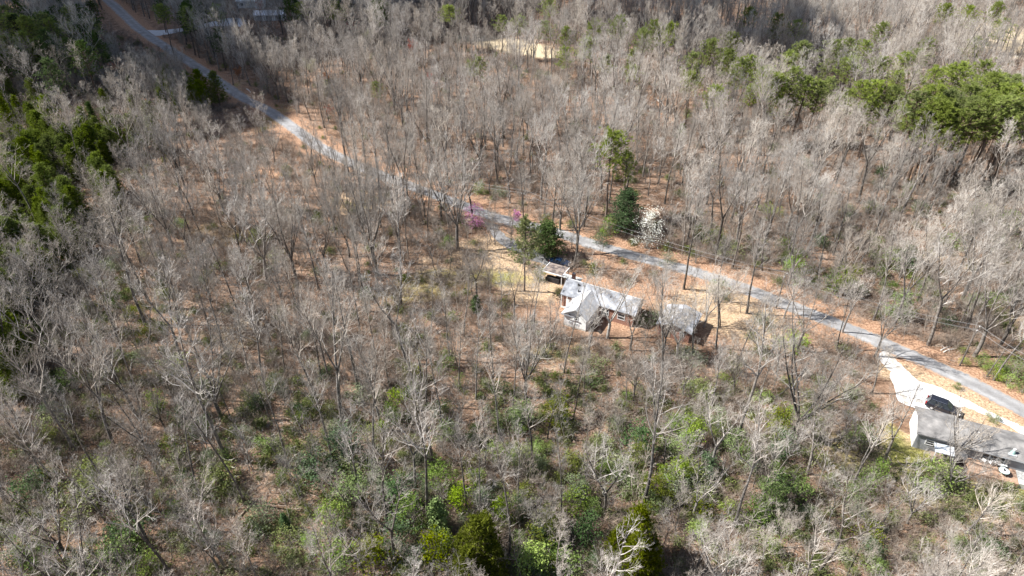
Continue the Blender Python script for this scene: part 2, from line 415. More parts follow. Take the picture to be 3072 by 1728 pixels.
def make_ground():
    xs = np.concatenate([np.linspace(-2600, -420, 12)[:-1], np.arange(-420, 421, 1.75), np.linspace(420, 2600, 12)[1:]])
    ys = np.concatenate([np.linspace(-900, 20, 9)[:-1], np.arange(20, 440, 1.75), np.linspace(440, 3600, 14)])
    X, Y = np.meshgrid(xs, ys); P = np.stack([X.ravel(), Y.ravel()], 1)
    Z = ground_z(P)
    far = (np.abs(P[:, 0]) > 500) | (P[:, 1] > 520) | (P[:, 1] < 0)
    Z[far] = 0
    nx, ny = len(xs), len(ys)
    idx = np.arange(nx * ny).reshape(ny, nx)
    F = np.stack([idx[:-1, :-1], idx[:-1, 1:], idx[1:, 1:], idx[1:, :-1]], -1).reshape(-1, 4)
    me = bpy.data.meshes.new("ground")
    me.vertices.add(len(P)); me.vertices.foreach_set("co", np.column_stack([P, Z]).ravel())
    me.loops.add(F.size); me.loops.foreach_set("vertex_index", F.ravel())
    me.polygons.add(len(F)); me.polygons.foreach_set("loop_start", np.arange(0, F.size, 4)); me.polygons.foreach_set("loop_total", np.full(len(F), 4))
    me.polygons.foreach_set("use_smooth", np.ones(len(F), bool))
    me.update(calc_edges=True)
    rd = road_dist_arr(P)
    for k, L in PATCH.items():
        a = np.zeros(len(P))
        for px, py, rx, ry, s in L:
            c = G(px, py)
            d = np.sqrt(((P[:, 0] - c.x) / rx) ** 2 + ((P[:, 1] - c.y) / ry) ** 2)
            a = np.maximum(a, s * np.clip(1.6 - d, 0, 1))
        if k == 'orange': a = np.maximum(a, np.clip(1.9 - rd / 4.2, 0, .95))
        at = me.attributes.new(k, 'FLOAT', 'POINT'); at.data.foreach_set("value", a.astype(np.float32))
    me.materials.append(M['ground'])
    tag(link("ground", me), "forest floor covered in brown leaf litter", kind="structure")
make_ground()

def ribbon(name, line, widths, z, mat, label, seed=0):
    rr = random.Random(seed); mb = MB()
    fine = [line[0]]
    for a, b in zip(line, line[1:]):
        k = max(1, int((b - a).length / 1.2)); fine += [a.lerp(b, (j + 1) / k) for j in range(k)]
    n = len(fine); lj = rj = 0.0; K = 9; acr = []
    for i, p in enumerate(fine):
        a, b = fine[max(i - 1, 0)], fine[min(i + 1, n - 1)]
        d = Vector((b.x - a.x, b.y - a.y)).normalized(); w = widths(i / (n - 1)) / 2
        lj = lj * .7 + rr.gauss(0, .10); rj = rj * .7 + rr.gauss(0, .10)
        for j in range(K):
            u = -1 + 2 * j / (K - 1); q = u * (w + (lj if u > 0 else rj) * abs(u))
            mb.v.append((p.x - d.y * q, p.y + d.x * q, z + .05 * (1 - u * u))); acr.append(u)
    for i in range(n - 1):
        for j in range(K - 1):
            a = i * K + j; mb.f.append((a, a + K, a + K + 1, a + 1)); mb.m.append(0)
    o = build(mb, name, mat)
    if o.data.polygons[0].normal.z < 0: o.data.flip_normals()
    at = o.data.attributes.new("across", 'FLOAT', 'POINT'); at.data.foreach_set("value", acr)
    return tag(o, label, kind="structure")
ribbon("road", road_l, lambda t: 6.2 - 2.2 * t, .05, M['road'], "narrow worn grey lane crossing the wood diagonally")

def sheet(name, px, z, mat, label, jitter=.25, seed=3):
    rr = random.Random(seed)
    pts = smooth_line([G(*p) for p in px] + [G(*px[0])], 2)[:-1]
    fine = []
    for a, b in zip(pts, pts[1:] + pts[:1]):
        k = max(1, int((b - a).length / .5)); fine += [a.lerp(b, j / k) for j in range(k)]
    mb = MB(); jx = jy = 0.0; ring = []
    for p in fine:
        jx = jx * .6 + rr.gauss(0, jitter * .6); jy = jy * .6 + rr.gauss(0, jitter * .6); ring.append((p.x + jx, p.y + jy, z))
    mb.poly(ring[::-1])
    o = build(mb, name, mat)
    # counter-clockwise check
    if o.data.polygons[0].normal.z < 0: o.data.flip_normals()
    return tag(o, label, kind="structure")
sheet("gravel_driveway", [(2640, 1052), (2668, 1062), (2700, 1085), (2725, 1118), (2770, 1148), (2815, 1160), (2850, 1172), (2900, 1198), (2960, 1232), (3000, 1252), (3072, 1278), (3110, 1300),
      (3110, 1330), (3050, 1292), (2990, 1262), (2940, 1236), (2885, 1212), (2880, 1245), (2800, 1240), (2735, 1222), (2690, 1205), (2680, 1165), (2672, 1130), (2655, 1100), (2635, 1075)], .055,
      M['gravel'], "white gravel driveway beside the long grey roofed house")
sheet("house_driveway", [(1455, 668), (1490, 672), (1510, 700), (1545, 722), (1590, 742), (1640, 762), (1690, 790), (1700, 800), (1670, 806), (1620, 790), (1560, 762), (1510, 740), (1475, 710)], .045,
      M['road'], "short grey drive branching to the white gabled house", .3)
sheet("side_driveway", [(440, 91), (482, 91), (520, 88), (560, 82), (620, 70), (680, 54), (735, 54), (738, 80), (690, 80), (640, 78), (560, 92), (500, 104), (464, 110)], .06,
      M['palegravel'], "pale side drive meeting the lane near the far house", .3)

# ------------------------------------------------------------------ buildings
def wbox(mb, x0, x1, y0, y1, z0, z1): mb.box(((x0 + x1) / 2, (y0 + y1) / 2, (z0 + z1) / 2), (x1 - x0, y1 - y0, z1 - z0))
def part_box(name, mat, parent, x0, x1, y0, y1, z0, z1, bevel=0):
    mb = MB(); wbox(mb, x0, x1, y0, y1, z0, z1); return build(mb, name, mat, parent, bevel=bevel)
def gable_roof(name, mat, parent, axis, d0, d1, h0, h1, hr, ze, zr, t=.16):
    """two slopes as one folded slab; axis = ridge axis, d = along ridge, h = across"""
    mb = MB(); b = len(mb.v); k = 10
    mb.prism([(h0, ze), (h0, ze + t), (hr, zr + t), (h1, ze + t), (h1, ze), (hr, zr)], d0, d1, axis)
    return build(mb, name, mat, parent)
def gable_walls(name, mat, parent, axis, d0, d1, h0, h1, hr, ze, zr):
    mb = MB(); mb.prism([(h0, -.6), (h1, -.6), (h1, ze), (hr, zr), (h0, ze)], d0, d1, axis)
    return build(mb, name, mat, parent)
def window(parent, face, c, w, h, z, out=.05):
    """face 'y-' / 'x-' etc: wall normal; c = along-wall centre; out = wall plane coordinate"""
    ax, sg = face[0], (-1 if face[1] == '-' else 1)
    def bx(name, mat, par, a0, a1, z0, z1, d0, d1):
        lo, hi = sorted((out + sg * d0, out + sg * d1))
        return part_box(name, mat, par, *((a0, a1, lo, hi) if ax == 'y' else (lo, hi, a0, a1)), z0, z1)
    mb = MB(); f = .09
    for a0, a1, z0, z1 in ((c - w / 2 - f, c + w / 2 + f, z + h / 2, z + h / 2 + f), (c - w / 2 - f, c + w / 2 + f, z - h / 2 - f, z - h / 2),
                           (c - w / 2 - f, c - w / 2, z - h / 2, z + h / 2), (c + w / 2, c + w / 2 + f, z - h / 2, z + h / 2), (c - w / 2, c + w / 2, z - .025, z + .025)):
        lo, hi = sorted((out + sg * .003, out + sg * .07))
        if ax == 'y': wbox(mb, a0, a1, lo, hi, z0, z1)
        else: wbox(mb, lo, hi, a0, a1, z0, z1)
    fr = build(mb, "window", M['frame'], parent)
    bx("pane", M['glass'], fr, c - w / 2, c + w / 2, z - h / 2, z + h / 2, .004, .03)
    return fr
def pipe(name, mat, parent, x, y, z0, z1, r, r2=None):
    mb = MB(); mb.tube([(x, y, z0), (x, y, z1)], [r, r2 or r], 10, cap=True); return build(mb, name, mat, parent)

HA = math.radians(-28.5); HO = (9.63, 109.0)
def hl(x, y): return (HO[0] + x * math.cos(HA) - y * math.sin(HA), HO[1] + x * math.sin(HA) + y * math.cos(HA))
h = thing("ranch_house", "grey roofed brick house with a white gabled wing facing the camera", "house", (*HO, 0), HA)
gable_walls("wall", M['brick'], h, 'x', .1, 14.5, .35, 5.5, 2.9, 2.95, 4.72)
rf = gable_roof("roof", M['shingle'], h, 'x', -.3, 15.0, 0, 5.85, 2.9, 2.86, 4.86)
pipe("roof_vent", M['dark'], rf, 2.5, 2.2, 4.2, 4.95, .16); pipe("roof_vent", M['dark'], rf, 3.0, 1.2, 3.5, 4.3, .13); pipe("roof_vent", M['metal'], rf, 9.2, 1.8, 4.0, 4.7, .1)
part_box("ridge_cap", M['shingle_pale'], rf, -.28, 14.98, 2.78, 3.02, 4.96, 5.055)
part_box("chimney", M['brick'], h, .2, .8, 4.1, 4.7, 2.5, 5.5)
wing = gable_walls("wing_wall", M['white_siding'], h, 'y', -5.0, .34, 2.85, 7.35, 5.3, 2.75, 4.28)
gable_roof("wing_roof", M['shingle_pale'], h, 'y', -5.5, 2.0, 2.4, 7.8, 5.3, 2.66, 4.42)
part_box("fascia", M['grey_siding'], h, 2.5, 5.25, -5.56, -5.503, 2.7, 2.95)
for c, z, w_, h_ in ((4.1, 2.55, .5, .6), (5.3, 2.35, .6, .8), (5.5, .95, .7, .45), (4.2, 1.0, .6, .5)):
    window(h, 'y-', c, w_, h_, z, out=-5.0)
window(h, 'x-', -2.0, 1.0, 1.1, 1.7, out=2.85); window(h, 'x+', -2.6, 1.1, 1.2, 1.6, out=7.35)
window(h, 'y-', 9.0, 1.3, 1.2, 1.7, out=.35); window(h, 'y-', 12.2, 1.3, 1.2, 1.7, out=.35)
window(h, 'x-', 2.6, 1.0, 1.1, 1.7, out=.1)
d = part_box("door", M['white_paint'], h, .9, 1.8, .28, .346, 0.05, 2.1); part_box("handle", M['metal'], d, 1.65, 1.72, .2, .279, 1.0, 1.1)
for x in (-.05, 1.15, 2.2):
    part_box("porch_post", M['white_paint'], h, x - .06, x + .06, .02, .14, -.3, 2.84)
part_box("porch_floor", M['concrete'], h, -.1, 2.4, -.1, .34, -.5, .12)
part_box("back_porch_roof", M['concrete'], h, -3.0, 1.0, 6.4, 7.9, 2.35, 2.47)
for x in (-2.7, .7): part_box("porch_post", M['white_paint'], h, x - .06, x + .06, 7.6, 7.72, -.3, 2.347)
part_box("cellar_wall", M['concrete'], h, 2.84, 7.36, -5.012, -4.99, -.6, .35)

t = thing("carport", "open leaf strewn carport with pale edges beside the white gabled house", "carport", (*hl(-5.3, 8.6), 0), HA)
build_mb = MB(); build_mb.box((0, 0, 2.35), (4.4, 3.6, .12)); build(build_mb, "roof", M['leafroof'], t)
mb = MB()
for c, dd in (((0, -1.86, 2.34), (4.6, .1, .22)), ((2.26, 0, 2.34), (.1, 3.6, .22)), ((-2.26, .2, 2.34), (.1, 3.2, .22))): mb.box(c, dd)
build(mb, "fascia", M['white_paint'], t)
for x in (-2.1, 2.1):
    for y in (-1.7, 1.7):
        mb = MB(); mb.box((x, y, .95), (.12, .12, 2.66)); build(mb, "post", M['white_paint'], t)
mb = MB(); mb.box((.2, -1.2, .5), (2.6, 1.0, 1.2)); mb.box((-1.2, -1.0, .35), (.8, 1.2, .9)); build(mb, "stored_boxes", M['dark'], t)

GO = hl(19.3, .7)
t = thing("garage", "small brick outbuilding with a low grey gable roof right of the house", "outbuilding", (*GO, 0), HA)
gable_walls("wall", M['brick'], t, 'y', 0, 6.2, 0.1, 5.9, 3.0, 2.5, 3.35)
gable_roof("roof", M['shingle'], t, 'y', -.5, 6.6, -.35, 6.35, 3.0, 2.44, 3.42)
mb = MB(); mb.prism([(-.36, 2.42), (-.36, 2.63), (3.0, 3.61), (6.36, 2.63), (6.36, 2.42), (3.0, 3.40)], -.56, -.503, 'y'); build(mb, "bargeboard", M['metal'], t)
window(t, 'y-', 4.5, .7, .8, 1.6, out=0); window(t, 'x-', 2.5, .8, .8, 1.6, out=.1); window(t, 'x+', 2.5, .8, .8, 1.6, out=5.9)
dd = part_box("door", M['wood'], t, .7, 2.5, -.05, -.003, .05, 2.1); part_box("handle", M['metal'], dd, 2.3, 2.36, -.12, -.052, 1.0, 1.12)  # brown door and handle added where the brick wall only lies in shade

RHA = math.radians(-23.1); RHO = (62.9, 77.8)
def rl(x, y): return (RHO[0] + x * math.cos(RHA) - y * math.sin(RHA), RHO[1] + x * math.sin(RHA) + y * math.cos(RHA))
t = thing("long_house", "long low house with weathered grey roof and white end wall by gravel", "house", (*RHO, 0), RHA)
gable_walls("wall", M['grey_siding'], t, 'x', 5.61, 26, -5.7, -.2, -3.5, 2.85, 3.95)
gable_roof("roof", M['shingle_brown'], t, 'x', 5.62, 26.4, -6.15, .12, -3.5, 2.8, 4.02)
gable_walls("garage_wall", M['grey_siding'], t, 'x', .12, 5.60, -5.75, .0, -2.9, 2.95, 3.75)
gable_roof("garage_roof", M['shingle_brown'], t, 'x', -.1, 5.6, -6.05, .38, -2.9, 2.92, 3.84)
mb = MB(); mb.prism([(-5.74, -.5), (-.01, -.5), (-.01, 2.94), (-2.9, 3.74), (-5.74, 2.94)], .03, .116, 'x'); build(mb, "end_wall", M['white_siding'], t)
window(t, 'y-', 2.0, 1.0, .8, 1.75, out=-5.75)
for c in (9.2, 10.2, 11.2): window(t, 'y-', c, .8, 1.3, 1.85, out=-5.7)
window(t, 'y-', 15.5, 1.2, 1.0, 1.7, out=-5.7); window(t, 'y+', 2.8, 1.4, 1.0, 1.7, out=.0); window(t, 'y+', 11, 1.4, 1.0, 1.7, out=-.2)
part_box("gutter", M['metal'], t, 5.7, 26.3, -6.24, -6.155, 2.8, 2.92)
pipe("roof_pipe", M['metal'], t, 7.6, -4.3, 3.5, 4.7, .06); mb = MB(); mb.disc((7.6, -4.3, 4.702), .11, .1, 10); build(mb, "pipe_cap", M['white_paint'], t)
ch = pipe("flue", M['teal'], t, 12.2, -5.3, 3.1, 4.0, .42, .18); pipe("flue_cap", M['plastic'], ch, 12.2, -5.3, 4.003, 4.25, .2, .16)
part_box("flue_flashing", M['paleblue'], ch, 11.7, 12.7, -5.75, -4.85, 3.2, 3.36)
pr = part_box("porch_roof", M['paleblue'], t, 2.4, 5.0, -8.1, -6.1, 2.25, 2.36)
for x in (2.55, 4.85): part_box("porch_post", M['white_paint'], t, x - .05, x + .05, -8.0, -7.9, -.3, 2.248)
part_box("porch_floor", M['wood'], t, 2.4, 5.0, -8.1, -5.8, -.3, .25)

# yard things behind the long house
def obj_box(name, mat, label, cat, c, dims, rz, group=None):
    mb = MB(); mb.box((0, 0, dims[2] / 2), dims); o = build(mb, name, mat, bevel=.02); o.location = c; o.rotation_euler = (0, 0, rz); return tag(o, label, cat, group)
px = rl(17.5, -8.0)
px = rl(19.7, -7.15)
obj_box("patio_slab", M['concrete'], "pale raised concrete patio strip along the back of the long house", "patio", (px[0], px[1], -.3), (12.6, 2.7, 1.2), RHA)
px = rl(10.3, -7.25)
obj_box("raised_deck", M['leafdeck'], "leaf strewn brown raised deck under the back windows of long house", "deck", (px[0], px[1], -.3), (6.1, 2.9, 1.2), RHA)
c = G(3013, 1411, 1.64)
t = thing("round_table", "round white patio table with a dark pot on the raised deck", "table", (c.x, c.y, .9), RHA)
mb = MB(); mb.disc((0, 0, .70), .66, .04, 28); build(mb, "tabletop", M['plastic'], t)
mb = MB()
for i in range(28):
    a, b = 6.28318 * i / 28, 6.28318 * (i + 1) / 28
    mb.tube([(.69 * math.cos(a), .69 * math.sin(a), .71), (.69 * math.cos(b), .69 * math.sin(b), .71)], [.035, .035], 6)
build(mb, "rim", M['teal'], t)
for a in range(4):
    mb = MB(); x, y = .5 * math.cos(a * 1.571 + .7), .5 * math.sin(a * 1.571 + .7); mb.tube([(x, y, 0), (x * .9, y * .9, .7)], [.03, .03], 8, cap=True); build(mb, "leg", M['teal'], t)
mb = MB(); mb.disc((0, 0, .742), .13, .16, 14)
o = build(mb, "plant_pot", M['dark']); o.location = (c.x, c.y, .9); tag(o, "small dark pot at the centre of the round white table", "pot")
def chair(px_, py_, rz, label):
    c = G(px_, py_, 1.3); t = thing("garden_chair", label, "chair", (c.x, c.y, .9), rz, "white plastic garden chairs on the patio")
    mb = MB(); mb.box((0, 0, .42), (.5, .5, .05)); build(mb, "seat", M['plastic'], t, bevel=.015)
    mb = MB(); mb.box((0, .24, .7), (.5, .05, .5)); build(mb, "backrest", M['plastic'], t, bevel=.015)
    for s in (-.27, .27):
        mb = MB(); mb.box((s, 0, .62), (.06, .5, .04)); mb.box((s, -.22, .5), (.05, .05, .2)); build(mb, "armrest", M['plastic'], t)
    for x in (-.21, .21):
        for y in (-.21, .21):
            mb = MB(); mb.tube([(x * 1.1, y * 1.1, 0), (x, y, .395)], [.025, .03], 6, cap=True); build(mb, "leg", M['plastic'], t)
chair(2952, 1382, 2.2, "white garden chair lying left along the back windows of long house")
chair(2972, 1387, 3.4, "white garden chair second from the three back windows")
chair(2990, 1388, 2.9, "white garden chair beside the slatted bench")
c = G(3006, 1392, 1.3)
t = thing("slatted_bench", "white slatted bench with dark gaps at the patio end", "bench", (c.x, c.y, .9), RHA + .1)
for i in range(4):
    mb = MB(); mb.box((0, -.36 + i * .2, .45), (1.2, .12, .04)); build(mb, "slat", M['plastic'], t)
for s in (-.5, .5):
    mb = MB(); mb.box((s, 0, .2), (.08, .8, .4)); mb.box((s, -.06, .41), (.08, .9, .03)); build(mb, "leg", M['dark'], t)
mb = MB(); mb.tube([(0, .3, .471), (0, .3, .75), (0, .3, .8)], [.12, .1, .05], 12, cap=True); o = build(mb, "jug", M['orange']); o.location = t.location; tag(o, "small orange jug standing on the white slatted bench", "jug")
mb = MB()
for i in range(26):
    x, y = R.uniform(-2.4, 2.4), R.uniform(-.7, .7); r_ = R.uniform(.25, .55)
    mb.tube([(x - r_, y, .02), (x, y + R.uniform(-.2, .2), r_ * .55), (x + r_, y, .02)], [r_ * .3, r_ * .55, r_ * .3], 7, cap=True)
o = build(mb, "brush_pile", M['mulch']); c = G(2900, 1405); o.location = (c.x, c.y, 0); o.rotation_euler = (0, 0, RHA); tag(o, "dark brush and mulch heap along the back garden bed", "brush pile")

# far house and outbuilding
c = G(756, 18); t = thing("far_house", "white house with pale blue roof at the top edge of the photo", "house", (c.x, c.y, 0), .25)
gable_walls("wall", M['white_siding'], t, 'x', -7, 7, -4, 4, 0, 3.4, 5.8); gable_roof("roof", M['white_roof'], t, 'x', -7.5, 7.5, -4.6, 4.6, 0, 3.3, 6.0, .2)
gable_walls("wing_wall", M['white_siding'], t, 'y', -7.5, -4.01, 2.2, 6.4, 4.3, 3.0, 4.6); gable_roof("wing_roof", M['white_roof'], t, 'y', -7.9, -1.0, 1.8, 6.8, 4.3, 2.95, 4.8)
for x in (-4.5, -1.5): window(t, 'y-', x, 1.2, 1.3, 1.8, out=-4.0)
window(t, 'y-', 4.3, 1.1, 1.2, 1.7, out=-7.5); window(t, 'x+', 0, 1.1, 1.2, 1.7, out=7)
c = G(812, 58); t = thing("far_shed", "long pale roofed shed right of the bluish side drive", "shed", (c.x, c.y, 0), .05)
gable_walls("wall", M['white_siding'], t, 'x', -7, 7, -2.8, 2.8, 0, 2.6, 4.0); gable_roof("roof", M['white_roof'], t, 'x', -7.4, 7.4, -3.3, 3.3, 0, 2.5, 4.2)
for x in (-4.5, 0, 4.5): part_box("bay_door", M['grey_siding'], t, x - 1.4, x + 1.4, -2.87, -2.805, 0, 2.3)
window(t, 'x+', 0, .9, .9, 1.6, out=7)

# ------------------------------------------------------------------ cars
def car(name, label, loc, rz, paint, L=4.9, W=1.95, Hh=1.8, suv=True):
    t = thing(name, label, "car", loc, rz)
    hw = W / 2
    # lower body
    prof = [(-L / 2, .42), (-L / 2 + .06, .95), (-L / 2 + .12, 1.05), (L * .18, 1.06), (L * .22, 1.05), (L / 2 - .25, .93), (L / 2 - .03, .78), (L / 2, .42), (L / 2 - .25, .3), (-L / 2 + .25, .3)]
    mb = MB(); b = 0
    for s, inset in ((-1, .0), (-1, 0), (1, 0), (1, 0)): pass
    n = len(prof); rings = [(-hw, .90), (-hw + .07, 1.0), (hw - .07, 1.0), (hw, .90)]
    for y, k in rings:
        for x, z in prof: mb.v.append((x * (.985 if abs(y) == hw else 1), y, .68 + (z - .68) * k))
    for r_ in range(3):
        for i in range(n):
            j = (i + 1) % n; mb.f.append((r_ * n + i, r_ * n + j, (r_ + 1) * n + j, (r_ + 1) * n + i)[::-1]); mb.m.append(0)
    mb.f.append(tuple(range(n))); mb.m.append(0); mb.f.append(tuple(range(3 * n, 4 * n))[::-1]); mb.m.append(0)
    build(mb, "body", paint, t, bevel=.03)
    # cabin (glass house) and roof
    back0, back1 = (-L / 2 + .1, -L / 2 + .42) if suv else (-L / 2 + .75, -L / 2 + 1.5)
    f1, f0 = L * .06, L * .24
    z0, z1 = 1.03, Hh - .05
    mb = MB()
    q = [(back0, -hw + .06, z0), (f0, -hw + .06, z0), (f0, hw - .06, z0), (back0, hw - .06, z0), (back1, -hw + .24, z1), (f1, -hw + .24, z1), (f1, hw - .24, z1), (back1, hw - .24, z1)]
    mb.v = q; mb.f = [(0, 3, 2, 1), (4, 5, 6, 7), (0, 1, 5, 4), (1, 2, 6, 5), (2, 3, 7, 6), (3, 0, 4, 7)]; mb.m = [0] * 6
    build(mb, "window", M['glass'], t)
    mb = MB(); mb.box(((back1 + f1) / 2, 0, z1 + .025), (f1 - back1 + .1, W - .44, .06)); build(mb, "roof", paint, t, bevel=.025)
    for s in (-1, 1):
        for u in (0, .36, .68, 1.0):
            mb = MB()
            xb = back0 + (f0 - back0) * u; xt = back1 + (f1 - back1) * u
            mb.tube([(xb, s * (hw - .055), z0), (xt, s * (hw - .235), z1)], [.045, .04], 5)
            build(mb, "pillar", paint, t)
    if suv:
        for s in (-1, 1):
            mb = MB(); mb.tube([(back1 + .2, s * (hw - .34), Hh + .05), (f1 - .1, s * (hw - .34), Hh + .05)], [.022, .022], 6, cap=True); build(mb, "roof_rail", M['chrome'], t)
            mb = MB(); mb.box((0, s * (hw + .06), .36), (2.0, .14, .06)); build(mb, "side_step", M['chrome'], t)
    for x in (-L * .3, L * .31):
        for s in (-1, 1):
            mb = MB(); mb.tube([(x, s * (hw - .2), .36), (x, s * (hw + .015), .36)], [.36, .36], 20, cap=True); w_ = build(mb, "wheel", M['tyre'], t)
            mb = MB(); mb.tube([(x, s * (hw + .016), .36), (x, s * (hw + .03), .36)], [.22, .20], 14, cap=True); build(mb, "rim", M['rim'], w_)
    for s in (-1, 1):
        mb = MB(); mb.box((-L / 2 - .0, s * (hw - .14), .98), (.16, .16, .5 if suv else .18)); build(mb, "tail_light", M['redlamp'], t, bevel=.02)
        mb = MB(); mb.box((L / 2 - .1, s * (hw - .3), .8), (.16, .38, .14)); build(mb, "headlight", M['clearlamp'], t, bevel=.02)
        mb = MB(); mb.box((f0 - .35, s * (hw + .1), 1.08), (.12, .2, .14)); build(mb, "mirror", paint, t, bevel=.03)
    mb = MB(); mb.box((-L / 2 - .03, 0, .5), (.14, W - .2, .2)); build(mb, "bumper", M['dark'], t, bevel=.03)
    mb = MB(); mb.box((L / 2 - .02, 0, .5), (.14, W - .2, .22)); build(mb, "bumper", M['dark'], t, bevel=.03)
    mb = MB(); mb.box((-L / 2 - .02, 0, .82), (.06, .42, .13)); build(mb, "number_plate", M['plastic'], t)
    return t
car("parked_suv", "black suv parked on the white gravel beside the long grey house", (69.4, 80.35, .055), math.radians(-36.3), M['carpaint'])
c = G(1680, 787, .7)
car("parked_car", "dark blue car in the shade behind the leaf strewn carport", (c.x, c.y, .05), HA + .1, M['bluepaint'], 4.6, 1.8, 1.45, False)

# ------------------------------------------------------------------ utility poles and wires
poles = []
def pole(bx, by, hgt, label, rz):
    c = G(bx, by); t = thing("utility_pole", label, "utility pole", (c.x, c.y, gz(c.x, c.y)), rz, "wooden utility poles along the lane")
    mb = MB(); mb.tube([(0, 0, -.4), (0, 0, hgt)], [.15, .10], 10, cap=True); build(mb, "post", M['pole'], t)
    mb = MB(); mb.box((0, -.12, hgt - .5), (1.9, .1, .12)); ca = build(mb, "crossarm", M['pole'], t)
    for x in (-.8, .8):
        mb = MB(); mb.tube([(x, -.12, hgt - .439), (x, -.12, hgt - .22)], [.06, .04], 8, cap=True); build(mb, "insulator", M['white_paint'], ca)
    mb = MB(); mb.tube([(-.55, -.06, hgt - .55), (0, -.1, hgt - 1.1)], [.03, .03], 5); mb.tube([(.55, -.06, hgt - .55), (0, -.1, hgt - 1.1)], [.03, .03], 5); build(mb, "brace", M['metal'], t)
    r_ = Matrix.Rotation(rz, 3, 'Z')
    poles.append([Vector((c.x, c.y, t.location.z)) + r_ @ Vector((x, -.12, hgt - .2)) for x in (-.8, .8)])
pole(1190, 572, 8.6, "utility pole standing half hidden in trees left of the magenta blossom", .9)
pole(1569, 668, 8.4, "utility pole behind the pale pine, above the lane by the house", .9)
pole(2328, 926, 8.2, "utility pole on the near edge of the lane right of the garage", .9)
pole(2879, 1097, 8.6, "utility pole on the far verge of the lane above the black suv", .8)
pole(3230, 1290, 8.6, "utility pole beyond the right edge of the lane", .8)
names = ["from the hidden left pole to the pole behind the pale pine", "from the pale pine pole to the pole near the garage", "from the garage side pole to the pole above the suv", "from the suv side pole off to the right edge"]
for i in range(4):
    for k, side in ((0, "near"), (1, "far")):
        a, b = poles[i][k], poles[i + 1][k]; pts = []
        for j in range(17):
            u = j / 16; p = a.lerp(b, u); p.z -= (1.1 if i != 1 else 1.6) * 4 * u * (1 - u); pts.append(tuple(p))
        mb = MB(); mb.tube(pts, [.022] * 17, 5); tag(build(mb, "utility_wire", M['wire']), f"thin {side} wire strung {names[i]}", "wire", "overhead wires along the lane")

# ------------------------------------------------------------------ vegetation generators
def unit(v):
    l = math.sqrt(v[0] ** 2 + v[1] ** 2 + v[2] ** 2) or 1
    return (v[0] / l, v[1] / l, v[2] / l)
def deviate(r, d, ang):
    """a direction at angle ang from d, random azimuth"""
    if abs(d[2]) < .9: u = unit((d[1], -d[0], 0))
    else: u = unit((0, d[2], -d[1]))
    w = (d[1] * u[2] - d[2] * u[1], d[2] * u[0] - d[0] * u[2], d[0] * u[1] - d[1] * u[0])
    a = r.uniform(0, 6.28318); c, s = math.cos(a) * math.sin(ang), math.sin(a) * math.sin(ang); k = math.cos(ang)
    return unit((d[0] * k + u[0] * c + w[0] * s, d[1] * k + u[1] * c + w[1] * s, d[2] * k + u[2] * c + w[2] * s))
SEG = {1: 5, 2: 4, 3: 2, 4: 2}; SIDES = {1: 5, 2: 4, 3: 3, 4: 3}
def grow(r, mb, p, d, length, rad, lvl, maxl, cnt, up=.12, wob=.16, tips=None, fine=.0115):
    ns = SEG[lvl]; pts = [p]; rads = [rad]; dirs = [d]
    for i in range(ns):
        d = unit((d[0] + r.gauss(0, wob), d[1] + r.gauss(0, wob), d[2] + r.gauss(0, wob) + up))
        p = (p[0] + d[0] * length / ns, p[1] + d[1] * length / ns, p[2] + d[2] * length / ns)
        pts.append(p); dirs.append(d); rads.append(rad * (1 - .72 * (i + 1) / ns))
    mb.tube(pts, rads, SIDES[lvl])
    if lvl >= maxl:
        if tips is not None: tips.append((p, d))
        return
    for k in range(cnt[lvl]):
        t = r.uniform(.22, 1.0) * ns; i = min(int(t), ns - 1); f = t - i
        q = tuple(pts[i][a] + (pts[i + 1][a] - pts[i][a]) * f for a in range(3))
        dd = deviate(r, dirs[i + 1], r.uniform(.45, 1.05))
        dd = unit((dd[0], dd[1], dd[2] + .18))
        grow(r, mb, q, dd, length * r.uniform(.38, .68) * (1.08 - .35 * t / ns), max(rads[min(i + 1, ns)] * .62, fine), lvl + 1, maxl, cnt, up, wob, tips, fine)

